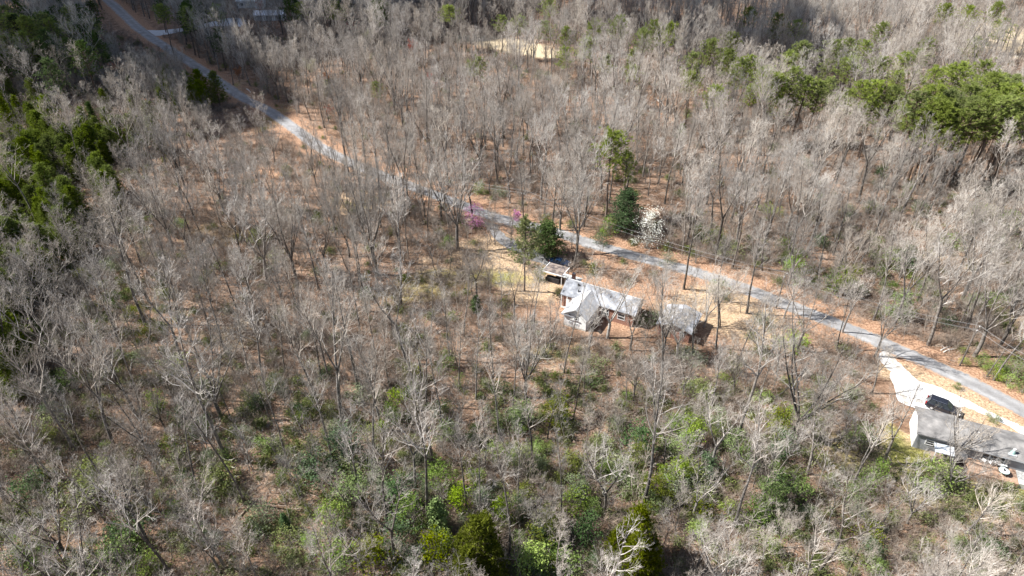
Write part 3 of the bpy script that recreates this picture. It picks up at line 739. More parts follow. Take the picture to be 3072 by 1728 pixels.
def bare_tree(seed, style, H=20.0, dens=1.0, near=False):
    r = random.Random(seed); T = MB(); C = MB(); tips = []
    cnt = {1: 6, 2: 4, 3: 4} if not near else {1: 5, 2: 4, 3: 3}
    lim = 1.35 if near else 1.0
    def stem(p, d, length, rad, limbs, c0, spread, wob, upw, base_flare=False, topr=.25):
        ns = 9; pts = [p]; rads = [rad * (1.35 if base_flare else 1)]; dirs = [d]
        for i in range(ns):
            d = unit((d[0] + r.gauss(0, wob), d[1] + r.gauss(0, wob), d[2] + abs(r.gauss(0, wob)) * .3 + upw))
            p = tuple(p[a] + d[a] * length / ns for a in range(3)); pts.append(p); dirs.append(d); rads.append(rad * (1 - (1 - topr) * (i + 1) / ns))
        T.tube(pts, rads, 7 if base_flare else 6)
        for k in range(limbs):
            t = (c0 + (1 - c0) * ((k + r.random()) / limbs)) * ns * .995; i = int(t); f = t - i
            q = tuple(pts[i][a] + (pts[i + 1][a] - pts[i][a]) * f for a in range(3))
            u = t / ns; prof = (1 - (u - c0) / (1 - c0)) ** .7 * .75 + .3
            el = .62 + .5 * u + r.uniform(-.22, .22)
            a = k * 2.4 + r.uniform(-.5, .5)
            dd = (math.cos(a) * math.cos(el), math.sin(a) * math.cos(el), math.sin(el))
            grow(r, C, q, dd, spread * prof * r.uniform(.75, 1.2), max(rads[i] * .42 * lim, .035), 1, 4, cnt, .13, .11 if not near else .13, tips, .008 if near else .0105)
        return pts[-1], d, rads[-1]
    lean = (r.uniform(-.05, .05), r.uniform(-.05, .05), 1)
    if style == 'tall':
        stem((0, 0, -.3), unit(lean), H * .95, H * .0098, int(17 * dens), .5, H * .23, .035, .05, True, .16)
    elif style == 'slim':
        stem((0, 0, -.3), unit(lean), H * .96, H * .0075, int(13 * dens), .58, H * .155, .04, .05, True, .16)
        # a few dead stubs lower down
        for k in range(4):
            a = r.uniform(0, 6.28); grow(r, C, (0, 0, H * r.uniform(.25, .45)), (math.cos(a), math.sin(a), .3), H * .05, .025, 3, 4, cnt)
    elif style == 'fork':
        p, d, rd = stem((0, 0, -.3), unit(lean), H * r.uniform(.26, .42), H * .0125, 1, .8, H * .12, .03, .04, True, .8)
        n = r.choice([2, 2, 3, 3])
        a0 = r.uniform(0, 6.28)
        for k in range(n):
            a = a0 + k * 6.28318 / n + r.uniform(-.4, .4); s = r.uniform(.26, .45)
            stem(p, unit((math.cos(a) * s, math.sin(a) * s, 1)), H * r.uniform(.5, .6), rd * r.uniform(.55, .75), int(11 * dens), .22, H * .22, .06, .06, False, .2)
    elif style == 'vase':
        p, d, rd = stem((0, 0, -.3), unit(lean), H * r.uniform(.16, .24), H * .014, 0, .8, H * .1, .03, .04, True, .85)
        n = r.choice([4, 5, 6]); a0 = r.uniform(0, 6.28)
        for k in range(n):
            a = a0 + k * 6.28318 / n + r.uniform(-.4, .4); s = r.uniform(.2, .6)
            stem(p, unit((math.cos(a) * s, math.sin(a) * s, 1)), H * r.uniform(.55, .74), rd * r.uniform(.4, .6), int(9 * dens), .22, H * .205, .05, .03, False, .2)
    elif style == 'round':
        p, d, rd = stem((0, 0, -.3), unit(lean), H * .6, H * .013, int(18 * dens), .45, H * .34, .06, .04, True, .4)
    elif style == 'crooked':
        p, d, rd = stem((0, 0, -.3), unit((r.uniform(-.3, .3), r.uniform(-.3, .3), 1)), H * .5, H * .009, 3, .6, H * .2, .10, .03, True, .6)
        for k in range(2):
            a = r.uniform(0, 6.28); stem(p, unit((math.cos(a) * .5, math.sin(a) * .5, 1)), H * r.uniform(.3, .48), rd * .65, int(8 * dens), .2, H * .2, .1, .05, False, .2)
    return T, C, tips

STYLES = ['tall', 'tall', 'tall', 'tall', 'slim', 'slim', 'slim', 'fork', 'fork', 'fork', 'vase', 'vase', 'round', 'round', 'crooked', 'crooked']
TREES = []                                       # (style, trunk mesh, crown mesh, joined mesh, red joined)
NEAR = []                                        # sparser twigs and stouter limbs for trees close to the camera
for i, st in enumerate(STYLES):
    T, C, tips = bare_tree(140 + i, st, near=True)
    NEAR.append((T.mesh("trunk", M['bark'], True), C.mesh("crown", M['twig'])))
    T, C, tips = bare_tree(100 + i, st)
    tm = T.mesh("trunk", M['bark'], True); cm = C.mesh("crown", M['twig'])
    J = MB(); J.v = T.v + C.v; o_ = len(T.v)
    J.f = T.f + [tuple(a + o_ for a in f) for f in C.f]; J.m = [0] * len(T.f) + [1] * len(C.f)
    TREES.append((st, tm, cm, J.mesh("distant_tree", [M['bark'], M['twig']]), tips, C))
def by_style(*s): return [i for i, t in enumerate(TREES) if t[0] in s]

def add_leaf(mb, p, s, r, mi=0, flat=.0):
    n = unit((r.gauss(0, 1), r.gauss(0, 1), r.gauss(0, 1) + flat)); u = deviate(r, n, 1.5708)
    w = (n[1] * u[2] - n[2] * u[1], n[2] * u[0] - n[0] * u[2], n[0] * u[1] - n[1] * u[0])
    a = s * r.uniform(.7, 1.3); b = a * .55; k = len(mb.v)
    mb.v += [tuple(p[i] + u[i] * a for i in range(3)), tuple(p[i] + w[i] * b for i in range(3)), tuple(p[i] - u[i] * a for i in range(3)), tuple(p[i] - w[i] * b for i in range(3))]
    mb.f.append((k, k + 1, k + 2, k + 3)); mb.m.append(mi)
def needle_tuft(mb, p, d, L, n, r, wd=.05):
    for _ in range(n):
        q = deviate(r, d, r.uniform(.1, 1.25)); s = deviate(r, q, 1.5708); l = L * r.uniform(.6, 1.2); k = len(mb.v)
        mb.v += [tuple(p[i] + s[i] * wd for i in range(3)), tuple(p[i] - s[i] * wd for i in range(3)), tuple(p[i] + q[i] * l for i in range(3))]
        mb.f.append((k, k + 1, k + 2)); mb.m.append(0)

# red and rusty trees: bare tree with flower or leaf flecks at the twig ends
def flecked(i, key, share, size, n=1, seed=1):
    r = random.Random(seed); mb = MB()
    for p, d in TREES[i][4]:
        if r.random() < share:
            for _ in range(n): add_leaf(mb, tuple(p[a] + r.gauss(0, .12) for a in range(3)), size, r)
    return mb.mesh("blossom", M[key])

def pine(seed, H=20.0, crown=.42, width=.17, flat=True, mat='pine', tuft=.55, nb=40, bark='pinebark'):
    """tall pine: bare bole, open crown of needle tufts"""
    r = random.Random(seed); T = MB(); F = MB()
    ns = 9; pts = []; rad = []
    lx, ly = r.uniform(-.04, .04), r.uniform(-.04, .04)
    for i in range(ns + 1):
        u = i / ns; pts.append((lx * H * u + r.gauss(0, .05), ly * H * u + r.gauss(0, .05), H * u * .96 - .3)); rad.append(H * .010 * (1 - .8 * u) + .03)
    T.tube(pts, rad, 7)
    for k in range(nb):
        u = 1 - crown * (1 - (k + r.random()) / nb)
        i = min(int(u * ns), ns - 1); f = u * ns - i
        q = tuple(pts[i][a] + (pts[i + 1][a] - pts[i][a]) * f for a in range(3))
        v = (u - (1 - crown)) / crown
        prof = (.35 + .65 * math.sin(math.pi * min(1, .25 + .62 * v))) * (1.05 - .62 * v ** 3) if flat else (1.02 - v)
        L = H * width * prof * r.uniform(.6, 1.25); a = k * 2.39 + r.uniform(-.4, .4); el = r.uniform(-.05, .45) + .5 * v
        d = (math.cos(a) * math.cos(el), math.sin(a) * math.cos(el), math.sin(el))
        bp = [q]; dd = d; p = q
        for s in range(4):
            dd = unit((dd[0] + r.gauss(0, .12), dd[1] + r.gauss(0, .12), dd[2] + r.gauss(0, .08) + .07)); p = tuple(p[b] + dd[b] * L / 4 for b in range(3)); bp.append(p)
            for m in range(3 if s > 0 else 1):
                c = tuple(p[b] + r.gauss(0, L * .11) for b in range(3))
                T.tube([p, c], [.02, .012], 3) if m == 0 else None
                needle_tuft(F, c, unit((dd[0], dd[1], dd[2] + .5)), tuft, 11, r, .055)
        T.tube(bp, [.06, .05, .04, .03, .02], 4)
    return T.mesh("trunk", M[bark], True), F.mesh("crown", M[mat])

def conifer(seed, H=8.0, width=.22, mat='youngpine', dens=1.0, leafy=False, belly=.0, leads=((0, 0, 1.0),)):
    """dense evergreen with foliage almost to the ground"""
    r = random.Random(seed); T = MB(); F = MB()
    H_all = H
    for ox, oy, hs in leads:
        H = H_all * hs
        T.tube([(0, 0, -.2), (ox * .9, oy * .9, H * .5), (ox, oy, H * .97)], [H * .014, H * .009, .02], 6)
        n = int(110 * dens)
        for k in range(n):
            u = .07 + .93 * ((k + r.random()) / n) ** 1.1
            w = H * width * ((1 - u) ** (.85 if belly == 0 else .6) + .04) * r.uniform(.55, 1.25) * (1 if belly == 0 else (.55 + .45 * min(1, u / belly)))
            a = k * 2.399 + r.gauss(0, .3); z = H * u
            d = unit((math.cos(a), math.sin(a), .35))
            T.tube([(ox, oy, z), (ox + d[0] * w, oy + d[1] * w, z + d[2] * w)], [.025, .012], 3)
            for s in range(5):
                t = .3 + .75 * s / 5; p = (ox + d[0] * w * t + r.gauss(0, .08 * H * width), oy + d[1] * w * t + r.gauss(0, .08 * H * width), z + d[2] * w * t + r.gauss(0, .02 * H))
                if leafy:
                    for _ in range(6): add_leaf(F, tuple(p[i] + r.gauss(0, .14) for i in range(3)), .14, r)
                else: needle_tuft(F, p, unit((d[0], d[1], .7)), .06 * H ** .8 + .14, 8, r, .05)
    return T.mesh("trunk", M['pinebark'], True), F.mesh("crown", M[mat])

def shrub(seed, H=2.6, width=1.0, mat='holly', n=26, leaf=.13, per=70, tall=1.0, gap=.0, stems=5, bark='sapling'):
    """leafy bush or small broadleaf evergreen built of leaf clumps on stems"""
    r = random.Random(seed); T = MB(); F = MB()
    W = H * width / 2
    for k in range(n):
        a = r.uniform(0, 6.283); rr = math.sqrt(r.random()); zz = r.uniform(.12, 1)
        env = math.sin(math.pi * min(.98, (.22 + .72 * zz))) ** .7
        c = (math.cos(a) * rr * W * env, math.sin(a) * rr * W * env, H * zz * .93)
        if r.random() < gap: continue
        base = (r.gauss(0, .08 * W), r.gauss(0, .08 * W), -.1)
        mid = tuple((base[i] * .5 + c[i] * .5) for i in range(3)); mid = (mid[0] * .7, mid[1] * .7, mid[2])
        T.tube([base, mid, c], [.035, .025, .012], 4)
        cr = W * r.uniform(.28, .62) + .1
        for _ in range(per):
            q = unit((r.gauss(0, 1), r.gauss(0, 1), r.gauss(0, 1))); s = cr * (r.random() ** .45)
            add_leaf(F, (c[0] + q[0] * s, c[1] + q[1] * s, c[2] + q[2] * s * .8), leaf, r, 0, .6)
    return T.mesh("stem", M[bark]), F.mesh("foliage", M[mat])

def sapling(seed, H=7.0, n=9):
    r = random.Random(seed); B = MB(); cnt = {1: 4, 2: 5, 3: 4}
    for s in range(r.choice([1, 1, 2, 3])):
        p = (r.gauss(0, .15), r.gauss(0, .15), -.1); d = unit((r.gauss(0, .12), r.gauss(0, .12), 1)); L = H * r.uniform(.75, 1); pts = [p]; ds = [d]
        for i in range(6):
            d = unit((d[0] + r.gauss(0, .07), d[1] + r.gauss(0, .07), d[2] + .08)); p = tuple(p[a] + d[a] * L / 6 for a in range(3)); pts.append(p); ds.append(d)
        B.tube(pts, [.05 - .007 * i for i in range(7)], 5)
        for k in range(n):
            t = r.uniform(.25, 1) * 5.99; i = int(t); q = pts[i]
            grow(r, B, q, deviate(r, ds[i], r.uniform(.5, .95)), L * r.uniform(.16, .34), .022, 2, 4, cnt, .1, .16)
    return B.mesh("sapling", M['sapling'])
SAPS = [sapling(300 + i, 7.0, 8 + i % 4) for i in range(8)]

def brush_clump(seed, mat, leafy):
    r = random.Random(seed); B = MB()
    for k in range(16):
        a = r.uniform(0, 6.28); el = r.uniform(.35, 1.4)
        grow(r, B, (r.gauss(0, .35), r.gauss(0, .35), 0), (math.cos(a) * math.cos(el), math.sin(a) * math.cos(el), math.sin(el)), r.uniform(.7, 1.7), .016, 3, 4, {3: 6}, .05, .2)
    if leafy:
        for _ in range(260):
            a = r.uniform(0, 6.28); d = abs(r.gauss(0, .55)); add_leaf(B, (math.cos(a) * d, math.sin(a) * d, r.uniform(.05, 1.1) * (1 - d * .35)), .10, r)
    return B.mesh("undergrowth", M[mat])
def litter_clump(seed):
    r = random.Random(seed); B = MB()
    for k in range(6):
        a = r.uniform(0, 3.14); L = r.uniform(.4, 2.4); x, y = r.gauss(0, .9), r.gauss(0, .9); z = r.uniform(.02, .12)
        grow(r, B, (x, y, z), (math.cos(a), math.sin(a), .03), L, r.uniform(.015, .04), 3, 4, {3: 3}, -.01, .12)
    return B.mesh("fallen_sticks", M['log'])

# ------------------------------------------------------------------ "stuff": instances by geometry nodes
def scatter(name, label, meshes, pts, scl, rz, idx, tilt=None):
    """one stuff object: points carrying scale, rotation and the index of the plant that stands there"""
    col = bpy.data.collections.new(name + " kinds")
    for i, me in enumerate(meshes):
        col.objects.link(bpy.data.objects.new("%s_kind_%02d" % (name, i), me))
    n = len(pts); me = bpy.data.meshes.new(name)
    me.vertices.add(n); me.vertices.foreach_set("co", np.asarray(pts, np.float32).ravel()); me.update()
    a = me.attributes.new("scl", 'FLOAT', 'POINT'); a.data.foreach_set("value", np.asarray(scl, np.float32))
    a = me.attributes.new("rot", 'FLOAT_VECTOR', 'POINT')
    rv = np.zeros((n, 3), np.float32); rv[:, 2] = rz
    if tilt is not None: rv[:, :2] = tilt
    a.data.foreach_set("vector", rv.ravel())
    a = me.attributes.new("idx", 'INT', 'POINT'); a.data.foreach_set("value", np.asarray(idx, np.int32))
    o = link(name, me)
    g = bpy.data.node_groups.new(name, 'GeometryNodeTree')
    g.interface.new_socket("Geometry", in_out='INPUT', socket_type='NodeSocketGeometry'); g.interface.new_socket("Geometry", in_out='OUTPUT', socket_type='NodeSocketGeometry')
    i_, o_ = g.nodes.new("NodeGroupInput"), g.nodes.new("NodeGroupOutput")
    ci = g.nodes.new("GeometryNodeCollectionInfo"); ci.inputs[0].default_value = col; ci.inputs[1].default_value = True; ci.inputs[2].default_value = True
    ip = g.nodes.new("GeometryNodeInstanceOnPoints"); ip.inputs["Pick Instance"].default_value = True
    def attr(nm, ty):
        x = g.nodes.new("GeometryNodeInputNamedAttribute"); x.data_type = ty; x.inputs[0].default_value = nm; return x.outputs["Attribute"]
    e = g.nodes.new("FunctionNodeEulerToRotation")
    g.links.new(attr("rot", 'FLOAT_VECTOR'), e.inputs[0])
    g.links.new(i_.outputs[0], ip.inputs["Points"]); g.links.new(ci.outputs[0], ip.inputs["Instance"]); g.links.new(attr("idx", 'INT'), ip.inputs["Instance Index"])
    g.links.new(e.outputs[0], ip.inputs["Rotation"]); g.links.new(attr("scl", 'FLOAT'), ip.inputs["Scale"]); g.links.new(ip.outputs[0], o_.inputs[0])
    md = o.modifiers.new("plants", 'NODES'); md.node_group = g
    return tag(o, label, kind="stuff")

# ------------------------------------------------------------------ landmarks used to say which tree is which
LAND = [("the white gabled house wing", 1728, 970), ("the brick outbuilding", 2020, 1010), ("the black suv", 2830, 1215), ("the round white table", 3013, 1411),
        ("the long house's white end wall", 2735, 1300), ("the pole by the outbuilding", 2328, 920), ("the pole above the suv", 2880, 1090), ("the magenta blossom tree", 1425, 655),
        ("the white blossoming tree", 1935, 700), ("the cone cedar in the upper wood", 2040, 410), ("the lone pine in the upper wood", 1845, 470), ("the pale clearing at the top", 1500, 135),
        ("the pine stand at the right edge", 2900, 330), ("the far white house", 760, 40), ("the pale junction of the side drive", 470, 98), ("the sharp bright green conifer", 330, 165),
        ("the tall dark cedar in the left wood", 300, 370), ("the young pine thicket on the left", 200, 560), ("the dark bush far left", 205, 1150), ("the bright bush low at the left", 80, 1645),
        ("the lime bush at the bottom edge", 455, 1700), ("the crimson maples above the lane", 1295, 245), ("the glossy bush among bare trunks", 1100, 885), ("the round olive bush below centre", 1230, 1125),
        ("the narrow bright cedar at the bottom", 1315, 1560), ("the wide olive cedar at the bottom", 1430, 1660), ("the tall olive cedar right of it", 1895, 1640), ("the twin bright laurels", 1755, 1510),
        ("the green bush by the right trunks", 2385, 1480), ("the spiky cedar on a forked trunk", 1428, 930), ("the grey bush by thin trunks", 840, 1175), ("the bush under the long house", 2640, 1420),
        ("the roadside laurel on the far verge", 2500, 855), ("the bright bushes by the lane", 3000, 1120), ("the bleached log in the upper wood", 1975, 305), ("the lane's upper left bend", 700, 275),
        ("the lane's bare middle stretch", 920, 410), ("the lime bush by leaning trunks", 480, 1220), ("the red crowned tree on the left", 75, 690), ("the dark hollow at the bottom left", 200, 1560)]
ORD = ["nearest", "second nearest", "third nearest", "fourth nearest", "fifth nearest", "sixth nearest", "seventh nearest", "eighth nearest", "ninth nearest", "tenth nearest"] + [f"{w} nearest" for w in
       "eleventh twelfth thirteenth fourteenth fifteenth sixteenth seventeenth eighteenth nineteenth twentieth".split()]
USED = {}
def describe(items, what, skip=()):
    """items: list of [object, px, py, look]; gives every one its own label from its look and its nearest landmark"""
    bins = {}
    for it in items:
        o, x, y, look = it
        L = sorted(LAND, key=lambda l: math.hypot(l[1] - x, (l[2] - y) * 1.3))
        L = [l for l in L if l[0] not in skip][0]
        dx, dy = x - L[1], (y - L[2]) * 1.3
        side = ("right of" if dx > 0 else "left of") if abs(dx) > abs(dy) else ("below" if dy > 0 else "above")
        bins.setdefault((look, side, L[0]), []).append((math.hypot(dx, dy), it))
    for (look, side, l), b in bins.items():
        b.sort(key=lambda q: q[0])
        for k, (d, it) in enumerate(b):
            it[0]["label"] = f"{look} {what} {side} {l}" if len(b) == 1 else f"{look} {what}, {ORD[min(k, len(ORD) - 1)]} {side} {l}"

# ------------------------------------------------------------------ where plants stand
def tree_obj(name, label, cat, group, x, y, rz, s, parts, sxy=1.0, tilt=(0, 0)):
    z = gz(x, y)
    e = bpy.data.objects.new(name, None); COL.objects.link(e); e.location = (x, y, z); e.rotation_euler = (tilt[0], tilt[1], rz); e.scale = (s * sxy, s * sxy, s)
    for pn, me in parts:
        o = bpy.data.objects.new(pn, me); COL.objects.link(o); o.parent = e
    return tag(e, label, cat, group)

# --- bare hardwoods that the photo shows one by one: base px, base py, top row, style
T_ = 'tall'; S_ = 'slim'; F_ = 'fork'; V_ = 'vase'; O_ = 'round'; C_ = 'crooked'
HAND = [(303, 658, 500, F_), (405, 586, 430, S_), (475, 650, 500, V_), (643, 568, 400, T_), (584, 660, 470, F_), (627, 574, 455, T_), (720, 704, 540, O_), (593, 844, 690, V_), (618, 838, 690, S_), (655, 850, 720, F_),
 (149, 921, 670, V_), (132, 915, 700, S_), (705, 1123, 930, C_), (752, 1136, 890, T_), (798, 1179, 880, T_), (668, 1266, 930, V_), (652, 1210, 950, T_), (603, 1297, 1110, S_), (531, 1223, 1050, F_), (572, 1240, 1060, T_),
 (500, 1300, 1130, V_), (702, 1285, 1090, S_), (127, 1160, 1030, S_), (93, 1648, 1430, T_), (110, 1655, 1520, S_), (457, 1651, 1380, F_), (515, 1725, 1390, T_), (545, 1440, 1300, S_), (610, 1600, 1370, V_), (660, 1722, 1520, V_),
 (323, 1726, 1580, F_), (675, 1705, 1460, F_), (25, 1690, 1560, S_), (965, 1145, 850, T_), (989, 1148, 850, T_), (1076, 1167, 820, T_), (1087, 1164, 1000, S_), (1079, 987, 770, T_), (915, 1105, 940, S_), (1030, 1046, 900, S_),
 (1179, 990, 810, T_), (1219, 1089, 790, F_), (1173, 1176, 910, S_), (1294, 984, 820, S_), (1337, 959, 830, S_), (1378, 1170, 950, T_), (1427, 1192, 930, S_), (1480, 1130, 860, S_), (1496, 1297, 1030, T_), (1539, 1213, 930, S_),
 (1576, 1192, 880, V_), (1432, 905, 740, F_), (915, 1300, 1150, C_), (1284, 1560, 1140, T_), (1083, 1511, 1230, T_), (1075, 1505, 1250, S_), (1039, 1548, 1370, C_), (1185, 1688, 1410, F_), (1399, 1536, 1220, S_), (1443, 1554, 1260, S_),
 (1530, 1666, 1280, S_), (1455, 1402, 1190, S_), (1092, 1725, 1540, V_), (955, 1715, 1630, C_), (1000, 1690, 1530, F_), (1229, 1726, 1600, S_), (1035, 1500, 1390, S_), (1684, 1545, 1290, S_), (1814, 1540, 1260, F_), (1800, 1433, 1270, S_),
 (1749, 1374, 1220, T_), (1991, 1393, 1240, F_), (2072, 1337, 1180, T_), (2078, 1550, 1340, V_), (2025, 1588, 1450, T_), (2088, 1706, 1530, F_), (2302, 1470, 1250, T_), (2258, 1467, 1340, C_), (1979, 1719, 1570, F_), (1610, 1615, 1450, V_),
 (2115, 1713, 1570, V_), (2333, 1640, 1530, V_), (2291, 1482, 1270, T_), (2452, 1725, 1440, F_), (2550, 1470, 1210, T_), (2570, 1440, 1250, T_), (2542, 1725, 1570, S_), (2722, 1567, 1380, V_), (2896, 1598, 1410, O_), (2806, 1645, 1520, O_), (2645, 1576, 1440, F_),
 (2682, 978, 690, F_), (2620, 960, 700, T_), (2365, 854, 620, V_), (2899, 991, 640, T_), (2915, 724, 540, T_), (2893, 631, 500, T_), (2809, 957, 760, F_), (2716, 715, 540, T_), (2520, 800, 610, V_), (2527, 997, 800, F_), (2868, 997, 800, T_), (3024, 997, 780, F_),
 (2980, 1140, 880, T_), (2960, 1130, 930, S_), (1975, 985, 800, F_), (2160, 980, 830, O_), (2310, 1070, 925, V_), (1645, 1060, 880, S_), (1652, 1050, 900, T_), (1680, 690, 455, V_), (1730, 762, 470, V_),
 (1485, 735, 640, V_), (1365, 648, 480, V_), (1310, 830, 690, C_), (1345, 840, 730, C_), (1415, 880, 770, F_), (1465, 870, 760, F_), (1200, 760, 545, V_), (1225, 770, 560, T_), (880, 748, 590, V_), (975, 540, 400, T_), (960, 515, 390, T_), (945, 660, 480, C_),
 (990, 480, 390, S_), (1010, 482, 400, S_), (940, 500, 340, F_), (1150, 480, 400, O_), (1210, 525, 410, O_), (1080, 570, 450, O_), (1250, 560, 430, V_), (1300, 430, 270, V_), (1320, 440, 290, V_), (1445, 480, 300, V_), (1085, 380, 220, V_), (1240, 250, 120, V_), (1350, 200, 100, F_), (1170, 260, 140, C_),
 (810, 210, 90, V_), (860, 240, 100, O_), (1030, 210, 100, O_), (700, 255, 95, T_), (1785, 320, 120, T_), (1960, 350, 210, T_), (1885, 160, 50, V_), (1675, 130, 45, T_), (1600, 200, 50, T_), (2040, 520, 380, V_), (1610, 480, 390, V_), (2100, 420, 300, T_), (2220, 470, 330, T_), (2170, 380, 260, T_),
 (2380, 490, 330, V_), (2440, 470, 290, T_), (2480, 450, 270, V_), (2610, 490, 320, T_), (2500, 500, 350, T_), (2700, 520, 370, S_), (3010, 520, 410, O_), (2850, 560, 440, V_), (2600, 240, 130, O_), (165, 270, 165, O_), (40, 260, 140, V_), (230, 190, 15, O_), (355, 330, 190, O_), (545, 240, 140, V_), (790, 400, 280, F_), (780, 420, 310, V_),
 (2615, 1180, 1010, F_), (2650, 1390, 1120, F_), (2455, 1240, 1060, V_), (2200, 1180, 1010, V_), (2330, 1120, 960, O_), (2050, 1180, 1010, V_), (1900, 1200, 1010, V_), (1750, 1180, 980, S_), (2850, 1388, 1185, V_), (1090, 612, 412, O_), (1040, 592, 425, O_), (1150, 618, 435, O_), (1230, 645, 475, V_), (1275, 655, 500, V_), (1010, 565, 405, V_), (1185, 655, 500, O_), (950, 565, 420, V_), (1120, 655, 500, V_), (2830, 1480, 1290, V_), (1990, 1060, 850, V_), (2075, 1075, 880, F_), (1890, 1050, 830, V_), (1765, 1075, 890, F_), (1600, 1010, 800, T_), (1540, 960, 780, F_), (1590, 950, 790, S_), (1510, 1000, 800, S_), (1350, 1080, 860, T_), (1130, 1080, 850, T_), (1000, 1020, 800, S_), (870, 1000, 780, T_), (860, 1130, 900, T_), (820, 1050, 850, S_)]

# --- places where the photo is open: random trees keep their crowns off these (px x0,y0,x1,y1,chance of refusal)
OPEN = [(1660, 760, 1920, 1010, .88), (1930, 890, 2120, 1040, .8), (2640, 1050, 3080, 1440, .97), (1470, 690, 1660, 880, .9), (1240, 780, 1480, 900, .55), (1340, 590, 1500, 690, .8), (1600, 660, 1800, 740, .85), (1820, 550, 2000, 750, 1.0),
        (2030, 780, 2420, 930, .82), (2420, 880, 2640, 1050, .9), (2600, 1000, 3072, 1250, .95), (575, 175, 670, 260, 1.0), (640, 215, 760, 320, 1.0), (740, 285, 860, 385, .97), (840, 340, 960, 450, .9), (940, 400, 1005, 480, .7), (395, 70, 510, 125, 1.0), (290, 0, 350, 60, 1.0), (340, 20, 420, 100, 1.0), (680, -10, 870, 95, .88), (1370, 98, 1470, 125, .86), (1460, 114, 1560, 143, .86), (1550, 130, 1660, 165, .8), (2950, 70, 3072, 160, .7),
        (2100, 850, 2330, 1020, .75), (2640, 1370, 3072, 1490, .75), (1150, 900, 1320, 1100, .35), (1950, 260, 2080, 360, .5), (860, 560, 1000, 660, .45), (1270, 1500, 1380, 1620, .6), (1330, 1570, 1520, 1728, .8), (1800, 1530, 1990, 1728, .8), (1690, 1460, 1800, 1640, .65), (1330, 600, 1900, 700, .35)]
rng = random.Random(21)
def blocked(x, y, h, w, r):
    worst = 0
    for k in range(2, 11):
        z = h * k / 10
        a, b = PX((x, y, z)); sc = w * (.4 + .6 * math.sin(math.pi * k / 11))
        for s in (-1, 0, 1):
            qx = a + s * sc * FOC / max(30, y * CP + (CAM_H - z) * SP)
            for x0, y0, x1, y1, p in OPEN:
                if x0 <= qx <= x1 and y0 <= b <= y1: worst = max(worst, p * (1 if k > 2 else .7))
    return r.random() < worst
STRUCT = [(HO, HA, -9, 17, -7, 12), (GO, HA, -2, 8, -2, 9), (RHO, RHA, -2, 30, -9, 3)]
def on_structure(x, y, m=1.0):
    for (ox, oy), a, x0, x1, y0, y1 in STRUCT:
        dx, dy = x - ox, y - oy; u = dx * math.cos(a) + dy * math.sin(a); v = -dx * math.sin(a) + dy * math.cos(a)
        if x0 - m < u < x1 + m and y0 - m < v < y1 + m: return True
    a, b = PX((x, y, 0))
    for x0, y0, x1, y1 in ((2630, 1050, 3100, 1330), (690, 0, 850, 80), (440, 70, 740, 105), (2960, 80, 3090, 150)):
        if x0 < a < x1 and y0 < b < y1 and not (b < 1060 + (a - 2640) * .42 and a > 2640 and b > 1000): return True
    if 1370 < a < 1660 and abs(b - (107 + (a - 1380) * .2)) < 20: return True
    return False
class Grid:
    def __init__(s, c): s.c = c; s.d = {}
    def add(s, x, y): s.d.setdefault((int(x // s.c), int(y // s.c)), []).append((x, y))
    def near(s, x, y, r):
        k = int(r // s.c) + 1; i, j = int(x // s.c), int(y // s.c)
        for a in range(i - k, i + k + 1):
            for b in range(j - k, j + k + 1):
                for q in s.d.get((a, b), ()):
                    if (q[0] - x) ** 2 + (q[1] - y) ** 2 < r * r: return True
        return False
def sunny(x, y):
    for (ox, oy), a, x0, x1, y0, y1 in ((HO, HA, -16, 4, -13, 2), (RHO, RHA, -16, 8, -9, 12)):
        dx, dy = x - ox, y - oy; u = dx * math.cos(a) + dy * math.sin(a); v = -dx * math.sin(a) + dy * math.cos(a)
        if x0 < u < x1 and y0 < v < y1: return True
    return False
grid = Grid(6.0)
bare = []                                           # (x, y, h, variant, rz)
for bx, by, ty, st in HAND:
    g = G(bx, by); hh = min(30, max(8, height_to(bx, by, ty) * 1.02)); c = by_style(st)
    bare.append((g.x, g.y, hh, c[rng.randrange(len(c))], rng.uniform(0, 6.28), 1)); grid.add(g.x, g.y)

